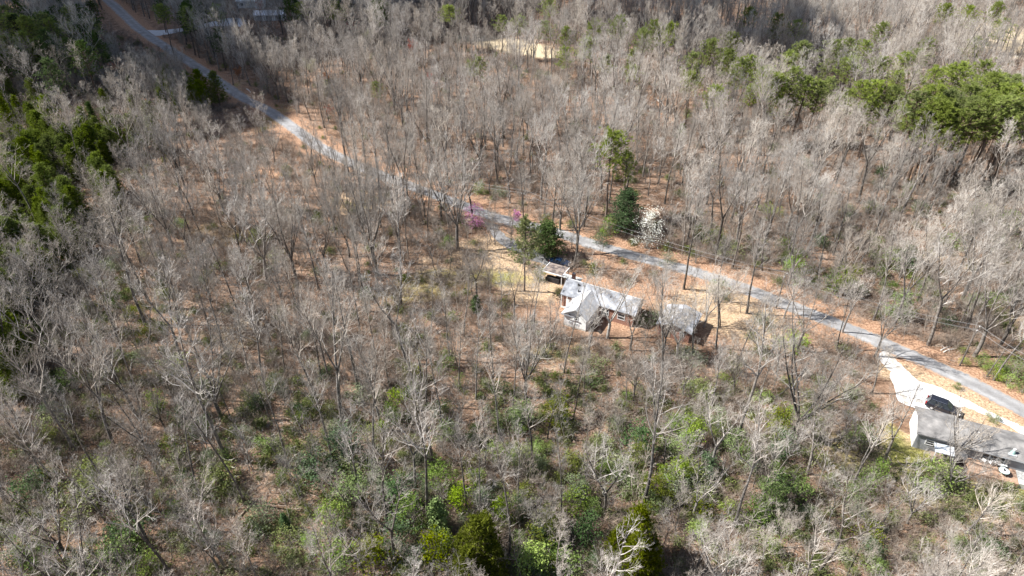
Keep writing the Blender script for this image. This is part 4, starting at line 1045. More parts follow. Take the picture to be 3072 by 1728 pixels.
# --- evergreens and coloured trees listed from the photo
PINES = [(1855, 45, 20), (1930, 75, 20), (1972, 57, 21), (2012, 68, 21), (2135, 112, 21), (2085, 150, 19), (2195, 148, 20), (2225, 170, 20), (2262, 168, 20), (2295, 205, 19), (1640, 60, 17), (1700, 75, 17), (1780, 55, 19), (1505, 40, 17), (1350, 20, 17), (1560, 45, 16),
 (2420, 115, 20), (2525, 108, 20), (2558, 112, 20), (2550, 175, 19), (2645, 170, 18), (2715, 155, 18), (2765, 155, 18), (2310, 225, 20), (2342, 220, 20), (2385, 200, 22), (2417, 235, 19), (2460, 240, 19), (2600, 245, 20), (2640, 242, 21), (2560, 265, 17), (2680, 262, 20), (2635, 285, 18),
 (2810, 190, 21), (2870, 195, 24), (2965, 175, 22), (2985, 205, 20), (2775, 278, 23), (2820, 268, 24), (2870, 272, 24), (2925, 256, 24), (2980, 228, 24), (3010, 255, 24), (3050, 242, 24), (3045, 212, 23), (2790, 310, 21), (2840, 322, 22), (2890, 325, 22), (2945, 300, 23), (3000, 300, 23), (3050, 300, 23),
 (2825, 292, 23), (2965, 272, 24), (3030, 332, 21), (2910, 292, 23), (2860, 305, 22), (2755, 300, 20), (3075, 270, 23), (3072, 320, 21), (2850, 5, 20), (2920, 10, 20), (3000, 5, 20), (2930, 115, 17), (2400, 60, 18), (1840, 402, 21), (1885, 462, 16), (2260, 250, 15), (2500, 230, 17), (1905, 150, 14), (1900, 195, 14), (1440, 165, 15), (1130, 240, 12), (1760, 110, 18), (1820, 170, 16), (2080, 210, 17), (2150, 260, 16), (2370, 150, 18), (2480, 175, 17), (2600, 120, 18), (2700, 210, 16), (2790, 120, 18), (2520, 290, 15), (1690, 150, 15), (2340, 290, 15), (2200, 90, 18), (3020, 60, 18), (2650, 60, 18)]
SHADED = [(30, 40, 20), (70, 55, 20), (110, 45, 21), (150, 60, 20), (190, 72, 19), (60, 90, 18), (20, 100, 19), (140, 100, 17), (100, 112, 17), (230, 85, 17), (10, 20, 20), (200, 20, 20), (560, 20, 19), (640, 15, 18), (900, 5, 18), (1010, 8, 17), (2250, 20, 20), (2330, 40, 20), (270, 60, 18), (480, 10, 19), (1650, -10, 18)]
YOUNG = [(20, 480), (60, 470), (100, 500), (40, 530), (90, 560), (20, 575), (150, 455), (180, 470), (215, 465), (250, 455), (290, 450), (322, 468), (160, 500), (200, 515), (240, 500), (140, 540), (110, 610), (60, 630), (20, 650), (150, 620), (190, 640), (130, 680), (170, 690), (210, 700), (232, 670), (180, 745), (203, 760), (150, 710), (312, 580), (332, 600), (352, 650), (345, 640),
 (30, 350), (70, 360), (130, 352), (110, 395), (20, 390), (325, 345), (405, 350), (500, 320), (570, 305), (615, 315), (510, 370), (440, 445), (485, 450), (5, 930), (22, 960), (45, 960), (8, 1150), (75, 585), (270, 480), (300, 490), (125, 480), (35, 600), (85, 520), (165, 575), (225, 530), (15, 720), (95, 730), (375, 470), (60, 330), (10, 340), (85, 250), (130, 420), (150, 390), (335, 420), (15, 850), (50, 830), (85, 870), (25, 890), (60, 905), (100, 850), (10, 1000), (35, 1060), (12, 1100), (30, 1180), (110, 800), (140, 790), (65, 790), (20, 800), (150, 850), (620, 330), (590, 340), (540, 345), (470, 400), (530, 300), (660, 315), (380, 430), (420, 460), (350, 490)]
def on_sheet_px(x, y):
    g = G(x, y)
    return on_structure(g.x, g.y) or road_dist(g.x, g.y) < 5 or (1600 < x < 2130 and 880 < y < 1060) or (2600 < x and 1000 < y < 1420)
# shrubs: x, base row, top row, width px, kind
SHRUBS = [(1315, 1620, 1500, 85, 'holly', 'cone'), (1435, 1745, 1560, 185, 'olive', 'big'), (1895, 1730, 1518, 180, 'olive', 'big'), (1735, 1540, 1465, 95, 'lime', 'b'), (1785, 1545, 1490, 60, 'holly', 'b'), (1760, 1635, 1548, 110, 'darkleaf', 'b'), (1660, 1640, 1590, 90, 'darkleaf', 'b'), (1700, 1705, 1640, 120, 'holly', 'b'), (1620, 1725, 1670, 90, 'darkleaf', 'b'),
 (2385, 1518, 1438, 105, 'holly', 'b'), (2640, 1450, 1385, 60, 'holly', 'b'), (2600, 1485, 1420, 80, 'holly', 'b'), (2600, 1625, 1560, 90, 'olive', 'b'), (2615, 1685, 1620, 70, 'darkleaf', 'b'), (2620, 1726, 1680, 80, 'holly', 'b'), (2945, 1650, 1610, 52, 'holly', 'b'), (2920, 1692, 1652, 48, 'darkleaf', 'b'), (3058, 1545, 1480, 50, 'greyleaf', 'b'), (2185, 1548, 1515, 70, 'lime', 'b'),
 (1985, 1452, 1400, 50, 'lime', 'b'), (2060, 1432, 1375, 50, 'darkleaf', 'b'), (2225, 1412, 1330, 60, 'holly', 'b'), (2150, 1325, 1268, 62, 'lime', 'b'), (1930, 1462, 1418, 50, 'holly', 'b'), (2560, 1560, 1500, 60, 'greyleaf', 'b'), (2330, 1610, 1560, 70, 'holly', 'b'), (2420, 1560, 1520, 60, 'greyleaf', 'b'), (2960, 1540, 1500, 45, 'greyleaf', 'b'),
 (82, 1680, 1608, 112, 'holly', 'b'), (405, 1648, 1615, 42, 'holly', 'b'), (455, 1735, 1660, 72, 'lime', 'b'), (165, 1348, 1285, 48, 'olive', 'b'), (110, 1505, 1455, 62, 'greyleaf', 'b'), (205, 1190, 1108, 72, 'cedar', 'b'), (480, 1262, 1182, 60, 'lime', 'b'), (562, 1292, 1228, 84, 'darkleaf', 'b'), (620, 1205, 1140, 70, 'greyleaf', 'b'), (838, 1212, 1130, 62, 'greyleaf', 'b'), (775, 1252, 1198, 60, 'darkleaf', 'b'),
 (590, 1330, 1280, 70, 'holly', 'b'), (520, 1370, 1320, 60, 'lime', 'b'), (640, 1420, 1360, 55, 'greyleaf', 'b'), (560, 1490, 1430, 70, 'darkleaf', 'b'), (540, 1560, 1510, 70, 'holly', 'b'), (690, 1400, 1340, 60, 'holly', 'b'), (640, 1650, 1600, 60, 'darkleaf', 'b'), (740, 1340, 1290, 60, 'greyleaf', 'b'),
 (1098, 902, 858, 54, 'darkleaf', 'b'), (1428, 958, 893, 46, 'cedar', 'cone'), (1230, 1152, 1088, 70, 'olive', 'b'), (985, 1152, 1100, 52, 'darkleaf', 'b'), (945, 1140, 1082, 60, 'brush_g', 'b'), (1170, 1292, 1205, 70, 'holly', 'b'), (910, 1268, 1215, 52, 'darkleaf', 'b'), (1320, 1258, 1190, 62, 'darkleaf', 'b'), (1330, 1312, 1260, 82, 'holly', 'b'), (1490, 1292, 1230, 62, 'holly', 'b'), (1552, 1272, 1212, 72, 'darkleaf', 'b'),
 (1380, 1172, 1120, 44, 'lime', 'b'), (1200, 1466, 1410, 42, 'lime', 'b'), (1115, 1430, 1378, 66, 'holly', 'b'), (1215, 1565, 1520, 56, 'lime', 'b'), (862, 1612, 1548, 42, 'darkleaf', 'cone'), (858, 1472, 1412, 52, 'holly', 'b'), (1460, 1545, 1462, 62, 'darkleaf', 'b'), (1482, 1382, 1318, 62, 'lime', 'b'), (1020, 1730, 1690, 62, 'greyleaf', 'b'), (1000, 1320, 1270, 62, 'greyleaf', 'b'), (1540, 1400, 1340, 55, 'holly', 'b'), (1250, 1710, 1640, 80, 'darkleaf', 'b'),
 (1260, 1400, 1350, 60, 'greyleaf', 'b'), (1420, 1330, 1270, 60, 'darkleaf', 'b'), (1620, 1420, 1360, 55, 'greyleaf', 'b'), (1850, 1300, 1250, 50, 'greyleaf', 'b'), (1120, 1330, 1270, 60, 'brush_g', 'b'), (900, 1420, 1370, 70, 'greyleaf', 'b'), (1220, 1060, 1015, 50, 'greyleaf', 'b'), (925, 1030, 985, 40, 'greyleaf', 'b'), (1560, 1680, 1610, 60, 'lime', 'b'), (1390, 1580, 1540, 50, 'greyleaf', 'b'),
 (2940, 1108, 1062, 46, 'lime', 'b'), (2970, 1132, 1086, 46, 'lime', 'b'), (3000, 1126, 1072, 56, 'holly', 'b'), (3045, 1152, 1092, 66, 'holly', 'b'), (3022, 1168, 1122, 46, 'lime', 'b'), (2988, 1152, 1110, 40, 'lime', 'b'), (2890, 1096, 1074, 30, 'lime', 'b'), (3065, 1190, 1140, 40, 'holly', 'b'),
 (2350, 756, 712, 50, 'holly', 'b'), (2460, 746, 700, 60, 'darkleaf', 'b'), (2497, 886, 815, 80, 'holly', 'b'), (2720, 802, 738, 50, 'darkleaf', 'b'), (2852, 756, 696, 62, 'holly', 'b'), (2622, 782, 705, 46, 'holly', 'b'), (2920, 685, 605, 72, 'holly', 'b'), (2965, 655, 612, 56, 'lime', 'b'), (2760, 648, 600, 50, 'darkleaf', 'b'), (2992, 782, 738, 52, 'darkleaf', 'b'), (2922, 932, 880, 60, 'holly', 'b'), (2842, 998, 950, 60, 'darkleaf', 'b'), (3040, 905, 860, 50, 'holly', 'b'), (2650, 880, 830, 50, 'greyleaf', 'b'),
 (2780, 870, 825, 50, 'greyleaf', 'b'), (2540, 660, 620, 45, 'greyleaf', 'b'), (2420, 520, 480, 45, 'darkleaf', 'b'), (2325, 470, 432, 40, 'darkleaf', 'b'), (2150, 760, 690, 70, 'brush_g', 'b'), (2100, 740, 680, 60, 'darkleaf', 'b'), (2200, 790, 730, 60, 'brush_g', 'b'), (2000, 800, 760, 50, 'greyleaf', 'b'), (1440, 590, 545, 44, 'holly', 'b'), (1500, 600, 560, 50, 'greyleaf', 'b'), (1730, 400, 350, 45, 'darkleaf', 'b'), (1620, 250, 215, 35, 'holly', 'b'),
 (1825, 725, 650, 62, 'holly', 'b'), (1800, 745, 700, 50, 'darkleaf', 'b'), (1622, 850, 806, 44, 'olive', 'b'), (1950, 984, 928, 62, 'darkleaf', 'b'), (1925, 980, 945, 36, 'holly', 'b'), (1672, 892, 862, 26, 'holly', 'b'), (1345, 755, 715, 45, 'holly', 'b'), (2040, 442, 376, 36, 'holly', 'cone'), (1880, 515, 440, 46, 'olive', 'b'), (310, 1010, 950, 70, 'holly', 'b'), (350, 930, 880, 70, 'cedar', 'b'), (270, 960, 900, 60, 'brush_g', 'b'), (130, 1020, 960, 60, 'lime', 'b'), (250, 1010, 960, 50, 'olive', 'b'), (400, 960, 920, 60, 'olive', 'b'),
 (340, 830, 770, 60, 'greyleaf', 'b'), (540, 690, 655, 40, 'holly', 'b'), (780, 740, 680, 70, 'brush_g', 'b'), (830, 800, 740, 60, 'brush_g', 'b'), (300, 700, 660, 55, 'greyleaf', 'b'), (220, 600, 560, 40, 'youngpine', 'b'), (985, 300, 232, 40, 'pearly', 'cone'), (1405, 235, 175, 36, 'holly', 'b'), (865, 550, 500, 36, 'brush_g', 'b'), (2760, 1290, 1262, 30, 'brush_g', 'b'), (2975, 1268, 1240, 40, 'brush_g', 'b'), (2870, 1172, 1150, 24, 'brush_g', 'b')]
rs = random.Random(77)
for _ in range(130):
    for _t in range(40):
        x = rs.uniform(0, 3072); by = rs.uniform(620, 1728) if x > 1900 or x < 450 else rs.uniform(1120, 1728)
        if on_sheet_px(x, by): continue
        break
    px_m = FOC / (G(x, by).y * CP + CAM_H * SP); hm = rs.uniform(1.6, 4.4)
    SHRUBS.append((x, by, by - hm * px_m * .8, hm * px_m * rs.uniform(.9, 1.7), rs.choice(['holly', 'holly', 'greyleaf', 'greyleaf', 'darkleaf', 'brush_g', 'brush_g', 'lime', 'olive']), 'b'))
for L in (PINES, SHADED):
    for x, ty, hh in L:
        q = base_for_top(x, ty, hh); grid.add(*q); grid.add(q[0], q[1] - 5)
for s in SHRUBS:
    g = G(s[0], s[1]); grid.add(g.x, g.y) if s[5] != 'b' else None

# --- random filling of the wood
def spacing(px, py, y):
    d = 5.3
    if 980 < px < 1350 and 535 < py < 690: return 3.6
    if px < 420 and 250 < py < 800: d = 10.5 if px < 370 and py > 330 else 7.5
    if 1150 < px < 1650 and 680 < py < 1000: d = 8.5
    if py > 900: d = 5.4
    if px > 1700 and py < 700: d = 5.3
    return d
tries = 0
for _ in range(90000):
    y = 32 + (1 - rng.random() ** .55) * 400 if rng.random() < .4 else rng.uniform(32, 440)
    hw = (y * CP + CAM_H * SP) * .75 + 14
    x = rng.uniform(-hw, hw)
    a, b = PX((x, y, 0))
    sp = spacing(a, b, y)
    if grid.near(x, y, sp): continue
    if road_dist(x, y) < 4.6 or on_structure(x, y): continue
    if sunny(x, y): continue
    if a < 380 and 400 < b < 960 and rng.random() < (.8 if b < 800 else .5): continue
    hh = min(28, max(9, rng.gauss(20.3, 4.4)))
    if b > 1700: hh *= .85
    st = rng.random()
    if b > 850 and 600 < a < 2300: st *= .5
    v = rng.choice(by_style('tall') if st < .28 else by_style('slim') if st < .42 else by_style('fork') if st < .64 else by_style('vase') if st < .85 else by_style('round') if st < .93 else by_style('crooked'))
    if TREES[v][0] in ('round', 'crooked'): hh *= .72
    if blocked(x, y, hh, hh * .2, rng): continue
    bare.append((x, y, hh, v, rng.uniform(0, 6.28), 0)); grid.add(x, y)

# --- the 300 largest in the picture stand as trees of their own, the rest are one mass
def pxsize(t):
    a, b = PX((t[0], t[1], 0)); c, d = PX((t[0], t[1], t[2]))
    inside = (-60 < c < 3130) and (d < 1700) and (b > 0)
    return (abs(b - d) + (60 if t[5] else 0)) if inside else -1
bare.sort(key=pxsize, reverse=True)
LOOK = {'tall': 'tall straight', 'slim': 'thin pole like', 'fork': 'forked', 'vase': 'many stemmed', 'round': 'broad crowned', 'crooked': 'crooked'}
items = []
for x, y, hh, v, rz, hand in bare[:297]:
    st, tm, cm = TREES[v][:3]
    if y < 90: tm, cm = NEAR[v]
    o = tree_obj("bare_tree", "", "tree", "bare hardwood trees of the wood", x, y, rz, hh / 20.0, [("trunk", tm), ("crown", cm)], 1.0 if st != 'tall' else rng.uniform(.9, 1.15), (rng.gauss(0, .035), rng.gauss(0, .035)))
    a, b = PX((x, y, 0)); items.append([o, a, b, LOOK[st]])
describe(items, "bare tree")
rest = bare[297:]
scatter("distant_bare_wood", "mass of grey leafless trees filling the wood behind and between", [t[3] for t in TREES],
        [(t[0], t[1], gz(t[0], t[1])) for t in rest], [t[2] / 20 for t in rest], [t[4] for t in rest], [t[3] for t in rest], np.random.RandomState(3).normal(0, .03, (len(rest), 2)))
print("bare trees", len(bare))

# --- pines
PV = [pine(400 + i, 20, .36 + .04 * (i % 3), .16 + .02 * (i % 2), nb=38 + 4 * i) for i in range(5)]
items = []
DEEP = [(rs.uniform(-20, 300), rs.uniform(-10, 195)) for _ in range(34)] + [(rs.uniform(300, 620), rs.uniform(-20, 40)) for _ in range(6)] + [(rs.uniform(540, 720), rs.uniform(70, 140)) for _ in range(5)] + [(rs.uniform(850, 1150), rs.uniform(-30, 0)) for _ in range(8)]
DEEP = [(x, y, rs.uniform(15, 20)) for x, y in DEEP if not (280 < x < 520 and y > -10 and y < 140) and not (520 < x < 760 and y > 60 and y > 60 + (x - 540) * .35)]
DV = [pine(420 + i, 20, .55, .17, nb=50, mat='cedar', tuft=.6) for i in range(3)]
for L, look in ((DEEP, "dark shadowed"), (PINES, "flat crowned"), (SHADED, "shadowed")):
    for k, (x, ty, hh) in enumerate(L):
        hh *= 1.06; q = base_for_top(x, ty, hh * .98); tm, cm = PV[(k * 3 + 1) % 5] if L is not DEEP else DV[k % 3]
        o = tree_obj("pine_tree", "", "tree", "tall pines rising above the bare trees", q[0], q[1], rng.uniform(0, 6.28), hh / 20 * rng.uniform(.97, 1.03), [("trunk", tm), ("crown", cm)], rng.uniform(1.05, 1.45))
        items.append([o, x, ty, look])
describe(items, "pine tree", ())
# one bright yellow green pine before the stand, and the pale slender pine by the house
q = base_for_top(2970, 335, 15); tm, cm = pine(450, 15, .6, .2, nb=46, mat='youngpine'); tree_obj("pine_tree", "bright yellow green pine standing before the pine stand at the right edge", "tree", None, q[0], q[1], .4, 1, [("trunk", tm), ("crown", cm)])
g = G(1573, 873); hh = height_to(1573, 873, 640); tm, cm = pine(451, hh, .62, .17, True, 'pearly', .6, 60); tree_obj("pale_pine", "slender pale green pine with a bare lower trunk left of the house", "tree", None, g.x, g.y, 1.0, 1, [("trunk", tm), ("crown", cm)])
g = G(1640, 768); hh = height_to(1640, 768, 668); tm, cm = conifer(452, hh, .46, 'cedar', 2.2, True, .3); tree_obj("evergreen_tree", "dark dense evergreen standing behind the carport left of the house", "tree", None, g.x, g.y, 1.0, 1, [("trunk", tm), ("crown", cm)], 1.45)
g = G(1872, 700); hh = height_to(1872, 700, 572); tm, cm = conifer(453, hh, .42, 'darkleaf', 2.6, True, .4); tree_obj("magnolia_tree", "dark glossy evergreen magnolia beside the white blossoming tree", "tree", None, g.x, g.y, 1.0, 1, [("trunk", tm), ("crown", cm)], 1.3)
g = G(1940, 745); hh = height_to(1940, 745, 620); tm, cm = shrub(454, hh, .62, 'white', 44, .14, 46, gap=.25); tree_obj("blossom_tree", "white blossoming tree on the far side of the lane by the dark magnolia", "tree", None, g.x, g.y, 1.0, 1, [("trunk", tm), ("crown", cm)])
for x, by, ty, wd, lab, k in ((1425, 680, 612, .9, "magenta blossoming tree at the edge of the lane", 18), (1550, 660, 628, .7, "faint pink blossoming sapling above the lane by the pale pine", 2)):
    g = G(x, by); hh = height_to(x, by, ty); tm, cm = shrub(455 + k, hh, wd, 'pink', k + 12, .13, 50, gap=.15); tree_obj("redbud_tree", lab, "tree", None, g.x, g.y, 1.0, 1, [("trunk", tm), ("crown", cm)])
for x, by, ty, w, mat, lab in ((330, 192, 138, .22, 'lime', "sharp bright green cone shaped conifer at the upper left"), (300, 415, 310, .2, 'cedar', "tall dark spire shaped cedar in the left wood"), (407, 305, 232, .2, 'cedar', "dark narrow spruce above the left thicket"), (80, 245, 172, .2, 'olive', "olive green column tree near the left edge")):
    g = G(x, by); hh = height_to(x, by, ty); tm, cm = conifer(460 + x, hh, w, mat, 1.5); tree_obj("conifer_tree", lab, "tree", None, g.x, g.y, .3, 1, [("trunk", tm), ("crown", cm)])
M['palebark'] = bark_mat("pale smooth bark", (.22, .20, .175), (.38, .355, .32), (.56, .54, .50), .95, 1.1)
for k, (x, by, ty, st, lab) in enumerate(((1822, 1014, 735, 'vase', "large pale many limbed tree standing right in front of the brick house"), (2112, 980, 770, 'vase', "pale many limbed tree at the right end of the brick outbuilding"), (2030, 1075, 870, 'vase', "pale spreading tree below the brick outbuilding"))):
    T, C, tips = bare_tree(990 + k, st); g = G(x, by); hh = height_to(x, by, ty)
    tree_obj("bare_tree", lab, "tree", "bare hardwood trees of the wood", g.x, g.y, 1.3 * k, hh / 20, [("trunk", T.mesh("trunk", M['palebark'], True)), ("crown", C.mesh("crown", M['twig']))], 1.15)
# --- young pines
YOUNG = YOUNG + [(x + 24, y + 14) for x, y in YOUNG if x < 340 and y > 380]
YV = [conifer(480 + i, 8, .27 + .03 * (i % 3), 'youngpine', 1.25, False, .25) for i in range(5)]
items = []
for k, (x, by) in enumerate(YOUNG):
    g = G(x + rng.uniform(-6, 6), by); hh = rng.uniform(8, 12.5); tm, cm = YV[k % 5]
    o = tree_obj("young_pine", "", "tree", "young olive green pines in the left thicket", g.x, g.y, rng.uniform(0, 6.28), hh / 8, [("trunk", tm), ("crown", cm)], rng.uniform(.9, 1.3)); a, b = PX((g.x, g.y, 0)); items.append([o, a, b, "olive green"])
describe(items, "young pine", ("the young pine thicket on the left",))
# --- shrubs
SV = {}
items = []
SL = {'holly': 'mid green', 'darkleaf': 'dark green', 'lime': 'bright lime', 'olive': 'olive', 'greyleaf': 'grey green', 'cedar': 'deep green', 'brush_g': 'dull green', 'youngpine': 'yellow green', 'pearly': 'pale green'}
for k, (x, by, ty, w, mat, form) in enumerate(SHRUBS):
    g = G(x, by - min(22, (by - ty) * .25)); mpp = (g.y * CP + CAM_H * SP) / FOC
    hh = max(.8, height_to(x, by - min(22, (by - ty) * .25), ty)); wm = w * mpp
    key = (mat, form, k % 3)
    if form == 'big': v = conifer(600 + k, 10, .36, mat, 2.0, False, .3, ((0, 0, 1), (2.1, .6, .74), (-1.9, -.9, .82), (.5, -2.0, .6), (-.8, 1.9, .66))); H0, W0 = 10, 7.6
    elif form == 'cone':
        if key not in SV: SV[key] = conifer(600 + k, 6, .3, mat, 1.2, True, .25)
        v = SV[key]; H0, W0 = 6, 3.4
    else:
        if key not in SV: SV[key] = shrub(600 + k, 3, 1.2, mat, 24 + 4 * (k % 3), .10, 46, gap=.16 * (k % 2))
        v = SV[key]; H0, W0 = 3, 3.6
    s = hh / H0
    nm = "cedar_tree" if form != 'b' else "evergreen_shrub"
    o = tree_obj(nm, "", "tree" if form != 'b' else "shrub", "green bushes under the bare trees" if form == 'b' else None, g.x, g.y, rng.uniform(0, 6.28), s, [("trunk" if form != 'b' else "stem", v[0]), ("crown" if form != 'b' else "foliage", v[1])], (wm / W0) / s)
    items.append([o, x, by, SL[mat]])
describe(items, "evergreen bush")
for o, x, by, look in items:
    if o.name.startswith("cedar_tree"): o["label"] = o["label"].replace("evergreen bush", "cedar tree")
# --- tall thin broadleaf evergreens rising among the trunks of the lower wood
items = []
EV = [shrub(760 + i, 6, .62, m, 34, .12, 52, gap=.12) for i, m in enumerate(('holly', 'holly', 'darkleaf', 'lime', 'greyleaf', 'olive'))]
EL = ['mid green', 'mid green', 'dark green', 'bright lime', 'grey green', 'olive']
for k in range(58):
    for _t in range(40):
        x, by = (rs.gauss(1750, 520), rs.uniform(1230, 1735)) if k < 44 else (rs.uniform(2250, 3050), rs.uniform(560, 960))
        if 0 < x < 3060 and not on_sheet_px(x, by): break
    j = rs.choice((0, 1, 2, 3, 4, 5, 0, 2, 3)); g = G(x, by); hh = rs.uniform(3.2, 7.0)
    o = tree_obj("evergreen_sapling", "", "sapling", "thin leafy evergreens among the bare trunks", g.x, g.y, rs.uniform(0, 6.28), hh / 6, [("stem", EV[j][0]), ("foliage", EV[j][1])], rs.uniform(.8, 1.5)); items.append([o, x, by, EL[j]])
describe(items, "leafy sapling")
# --- red, rusty and cream trees
ic = by_style('vase', 'round')
FL = [("maple_tree", 'redbud', .55, .17), ("rusty_oak", 'rust', .6, .18), ("catkin_tree", 'cream', .5, .12)]
flk = {k: [flecked(i, k, sh, sz, 2, 9) for i in ic[:2]] for _, k, sh, sz in FL}
COLR = [(1290, 262, 215, 0, "small crimson flowering maple in the middle of the upper wood"), (1305, 285, 243, 0, "second crimson maple just below the first one"), (993, 360, 312, 0, "crimson flowering maple alone above the lane's middle stretch"), (1066, 130, 60, 0, "red maple near the top left of centre"),
        (986, 262, 205, 1, "rusty leaved oak above the small pale conifer"), (1240, 180, 118, 0, "wide red budded maple left of the pale clearing"), (790, 60, -10, 0, "dark red maple beside the far white house"), (880, 70, 15, 1, "rust coloured oak right of the long pale shed"), (910, 60, 8, 1, "second rust coloured oak right of the pale shed"),
        (75, 790, 685, 0, "red budded tree at the left edge"), (355, 240, 180, 0, "pinkish red tree on the upper left slope"), (720, 250, 200, 1, "orange leaved young oak beside the lane's upper bend"), (440, 330, 290, 1, "orange leaved sapling in the left thicket"), (1110, 165, 92, 2, "cream coloured catkin tree in the upper wood"), (940, 245, 165, 2, "pale greenish cream tree right of the upper lane"), (550, 300, 240, 1, "rusty oak among bare trees left of the lane")]
for x, by, ty, f, lab in COLR:
    g = G(x, by); hh = max(4, height_to(x, by, ty)); j = rng.randrange(2); i = ic[j]
    tree_obj(FL[f][0], lab, "tree", None, g.x, g.y, rng.uniform(0, 6.28), hh / 20, [("trunk", TREES[i][1]), ("crown", TREES[i][2]), ("blossom", flk[FL[f][1]][j])])

# --- saplings under the trees
sg = Grid(4.0); items = []; far_s = []
cand = []
for _ in range(24000):
    y = rng.uniform(36, 430); hw = (y * CP + CAM_H * SP) * .75 + 4; x = rng.uniform(-hw, hw)
    if sg.near(x, y, 3.4 if x > -45 else 3.0) or road_dist(x, y) < 3.6 or on_structure(x, y, .5): continue
    hh = rng.uniform(4, 11)
    if blocked(x, y, hh, 1.0, rng): continue
    if PX((x, y, 0))[1] > 850 and x > -40 and rng.random() < .5: continue
    sg.add(x, y); cand.append((x, y, hh))
def sz(t):
    a, b = PX((t[0], t[1], 0)); c, d = PX((t[0], t[1], t[2]))
    return abs(b - d) if (0 < c < 3072 and b < 1728) else -1
cand.sort(key=sz, reverse=True)
for k, (x, y, hh) in enumerate(cand[:280]):
    o = link("sapling", SAPS[k % 8]); o.location = (x, y, gz(x, y)); o.rotation_euler = (rng.gauss(0, .06), rng.gauss(0, .06), rng.uniform(0, 6.28)); o.scale = (hh / 7,) * 3
    tag(o, "", "sapling", "bare saplings of the understorey"); a, b = PX((x, y, 0)); items.append([o, a, b, "slight bare"])
describe(items, "sapling")
rest = cand[280:]
scatter("distant_saplings", "mass of small bare saplings in the wood", SAPS, [(t[0], t[1], gz(t[0], t[1])) for t in rest], [t[2] / 7 for t in rest], [rng.uniform(0, 6.28) for t in rest], [rng.randrange(8) for t in rest])

# --- low growth and fallen sticks
BR = [brush_clump(700 + i, 'brush', False) for i in range(4)] + [brush_clump(710 + i, 'brush_g', True) for i in range(2)] + [litter_clump(720 + i) for i in range(4)]
pts, sc, rz, ix = [], [], [], []
for _ in range(33000):
    y = rng.uniform(36, 330) if rng.random() < .75 else rng.uniform(36, 150); hw = (y * CP + CAM_H * SP) * .75 + 3; x = rng.uniform(-hw, hw)
    a, b = PX((x, y, 0))
    rd = road_dist(x, y)
    if rd < 3.4 or on_structure(x, y, .3): continue
    lawn = any(x0 < a < x1 and y0 < b < y1 for x0, y0, x1, y1 in ((1470, 700, 1680, 900), (2640, 1060, 3072, 1400), (1900, 840, 2330, 1000)))
    if lawn and rng.random() < .88: continue
    n_ = math.sin(x / 11.0 + 1.3) * math.cos(y / 9.0 + x / 31) + rng.gauss(0, .5)
    k = rng.randrange(4) if n_ > -.1 else (6 + rng.randrange(4))
    if rng.random() < (.16 if b > 1150 or a < 500 else .05): k = 4 + rng.randrange(2)
    if rd < 5.5 and k < 6 and rng.random() < .7: continue
    pts.append((x, y, gz(x, y))); sc.append(rng.uniform(.55, 1.6) if k < 6 else rng.uniform(.6, 1.4)); rz.append(rng.uniform(0, 6.28)); ix.append(k)
scatter("undergrowth", "brown twiggy undergrowth and fallen sticks on the forest floor", BR, pts, sc, rz, ix)
print("undergrowth", len(pts))

# --- fallen logs
LOGS = [(1965, 296, 1995, 322, .28, 'palelog', "bleached fallen trunk lying on the orange floor of the upper wood"), (2483, 1331, 2530, 1317, .2, 'log', "brown fallen trunk in the green patch left of the long house"), (1260, 1045, 1312, 1064, .14, 'palelog', "pale curved fallen trunk among the thin trunks below centre"),
        (121, 1229, 180, 1201, .25, 'log', "dark fallen trunk on the left slope"), (2830, 1058, 2862, 1046, .12, 'palelog', "pale fallen pole on the far verge above the lane"), (2822, 1052, 2850, 1040, .1, 'palelog', "second pale pole lying just left of the first on the verge"), (2950, 1562, 3005, 1582, .22, 'log', "mossy fallen trunk in the bottom right corner"),
        (2300, 1455, 2316, 1440, .2, 'log', "short log beside the thick right hand trunks"), (1345, 1065, 1380, 1078, .12, 'log', "slight fallen stem right of the pale curved trunk"), (1490, 1500, 1510, 1450, .2, 'log', "orange brown snag lying by the centre bottom trunks"), (1175, 1728, 1215, 1675, .16, 'palelog', "pale leaning dead limb at the bottom of the photo"), (740, 268, 752, 278, .2, 'palelog', "small pale log on the verge of the upper lane"),
        (2040, 1385, 2110, 1388, .16, 'log', "dark trunk lying flat among the right hand trees"), (1000, 905, 1060, 903, .12, 'log', "thin fallen stem left of the glossy bush")]
for x0, y0, x1, y1, rad, mat, lab in LOGS:
    a, b = G(x0, y0), G(x1, y1); a.z = gz(a.x, a.y) + rad * .8; b.z = gz(b.x, b.y) + rad * .7; mb = MB(); mid = a.lerp(b, .5); mid.z += .05; dv = (b - a); sd = Vector((-dv.y, dv.x, 0)) * .04
    mb.tube([tuple(a), tuple(a.lerp(b, .3) + sd), tuple(mid + sd), tuple(b)], [rad, rad * .9, rad * .75, rad * .5], 8, cap=True)
    rr = random.Random(int(x0))
    for k in range(3):
        p = a.lerp(b, rr.uniform(.4, .95)); mb.tube([tuple(p), (p.x + rr.uniform(-.8, .8), p.y + rr.uniform(-.8, .8), p.z + rr.uniform(.1, .6))], [rad * .35, rad * .12], 5)
    tag(build(mb, "fallen_log", M[mat], smooth=True), lab, "log", "fallen trunks on the forest floor")

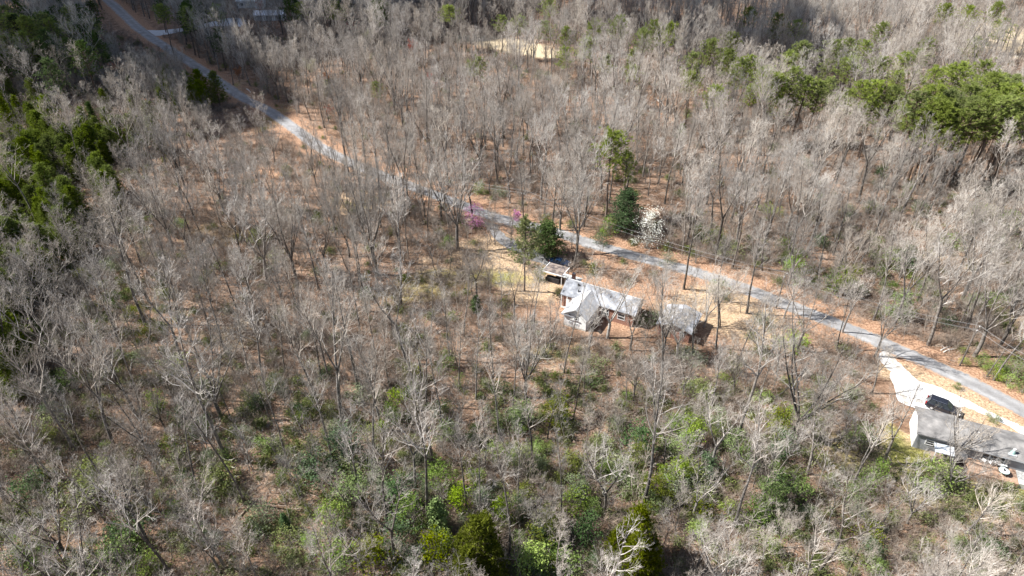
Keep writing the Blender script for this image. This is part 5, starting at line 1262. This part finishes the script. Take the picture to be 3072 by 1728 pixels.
items = []
for k in range(26):
    for _t in range(30):
        x0, y0 = rng.uniform(40, 3030), rng.uniform(650, 1700)
        g = G(x0, y0)
        if not on_sheet_px(x0, y0): break
    a = rng.uniform(0, 3.14); L = rng.uniform(2.5, 8); rad = rng.uniform(.09, .2); b = Vector((g.x + L * math.cos(a), g.y + L * math.sin(a), 0))
    g.z = gz(g.x, g.y) + rad * .8; b.z = gz(b.x, b.y) + rad * .6; sd = Vector((-(b - g).y, (b - g).x, 0)) * rng.uniform(-.05, .05); mb = MB()
    mb.tube([tuple(g), tuple(g.lerp(b, .35) + sd), tuple(g.lerp(b, .7) + sd), tuple(b)], [rad, rad * .85, rad * .65, rad * .3], 7, cap=True)
    for j in range(4):
        p = g.lerp(b, rng.uniform(.35, .95)); mb.tube([tuple(p), (p.x + rng.uniform(-1, 1), p.y + rng.uniform(-1, 1), p.z + rng.uniform(.1, .9))], [rad * .35, rad * .1], 4)
    o = build(mb, "fallen_log", M['log'] if k % 3 else M['palelog'], smooth=True); tag(o, "", "log", "fallen trunks on the forest floor"); items.append([o, x0, y0, "brown" if k % 3 else "bleached"])
describe(items, "fallen stem")

# ------------------------------------------------------------------ clouds high outside the frame, shading the upper left corner and the top edge
def clouds():
    mb = MB(); r = random.Random(5); off = SUN_TO * (420 / math.tan(SUN_EL))
    spots = []
    for x, y, rad in ((60, 20, 42), (180, 60, 34), (300, 20, 40), (430, 40, 32), (540, 30, 34), (660, 10, 34), (30, 110, 22), (780, -10, 34), (900, -15, 32), (1030, -30, 36), (1200, -45, 40), (1400, -60, 44), (620, 95, 14), (250, 110, 18), (130, 120, 16), (560, 110, 12), (-40, 60, 44), (-60, 150, 26), (80, 130, 22), (200, 135, 20), (330, 90, 22), (430, 105, 18), (520, 100, 18), (740, 45, 20), (840, 35, 18), (960, 15, 16), (2230, 70, 14), (2350, 85, 14), (2450, 100, 14), (2550, 120, 12), (590, 130, 18), (640, 165, 18), (690, 205, 15), (620, 100, 22), (690, 150, 16),
                      (2150, 0, 26), (2250, 20, 26), (2360, 35, 26), (2460, 50, 22), (2520, 75, 16), (2080, -20, 26), (1900, -40, 34), (2420, 0, 28), (2330, 0, 26), (0, -40, 60), (300, -60, 60), (700, -70, 60), (1000, -80, 60)):
        g = G(x, y, 17); spots.append((g.x + off.x, g.y + off.y, 420 + r.uniform(-6, 10), rad * .9))
    for cx, cy, cz, rad in spots:
        for k in range(4):
            px_, py_ = cx + r.gauss(0, rad * .3), cy + r.gauss(0, rad * .3); rr = rad * r.uniform(.55, .9); b = len(mb.v); nu, nv = 14, 8
            for i in range(nv + 1):
                th = math.pi * i / nv
                for j in range(nu):
                    ph = 6.28318 * j / nu; q = rr * (1 + .12 * math.sin(3 * ph + k) * math.sin(th))
                    mb.v.append((px_ + q * math.sin(th) * math.cos(ph), py_ + q * math.sin(th) * math.sin(ph), cz + q * .3 * math.cos(th)))
            for i in range(nv):
                for j in range(nu):
                    a, c = b + i * nu + j, b + i * nu + (j + 1) % nu; mb.f.append((a, a + nu, c + nu, c)); mb.m.append(0)
    return tag(build(mb, "clouds", simple("cloud", [(.3, (.85, .85, .85)), (.7, (.9, .9, .9))], .02), smooth=True), "passing clouds above the wood", kind="stuff")
clouds()
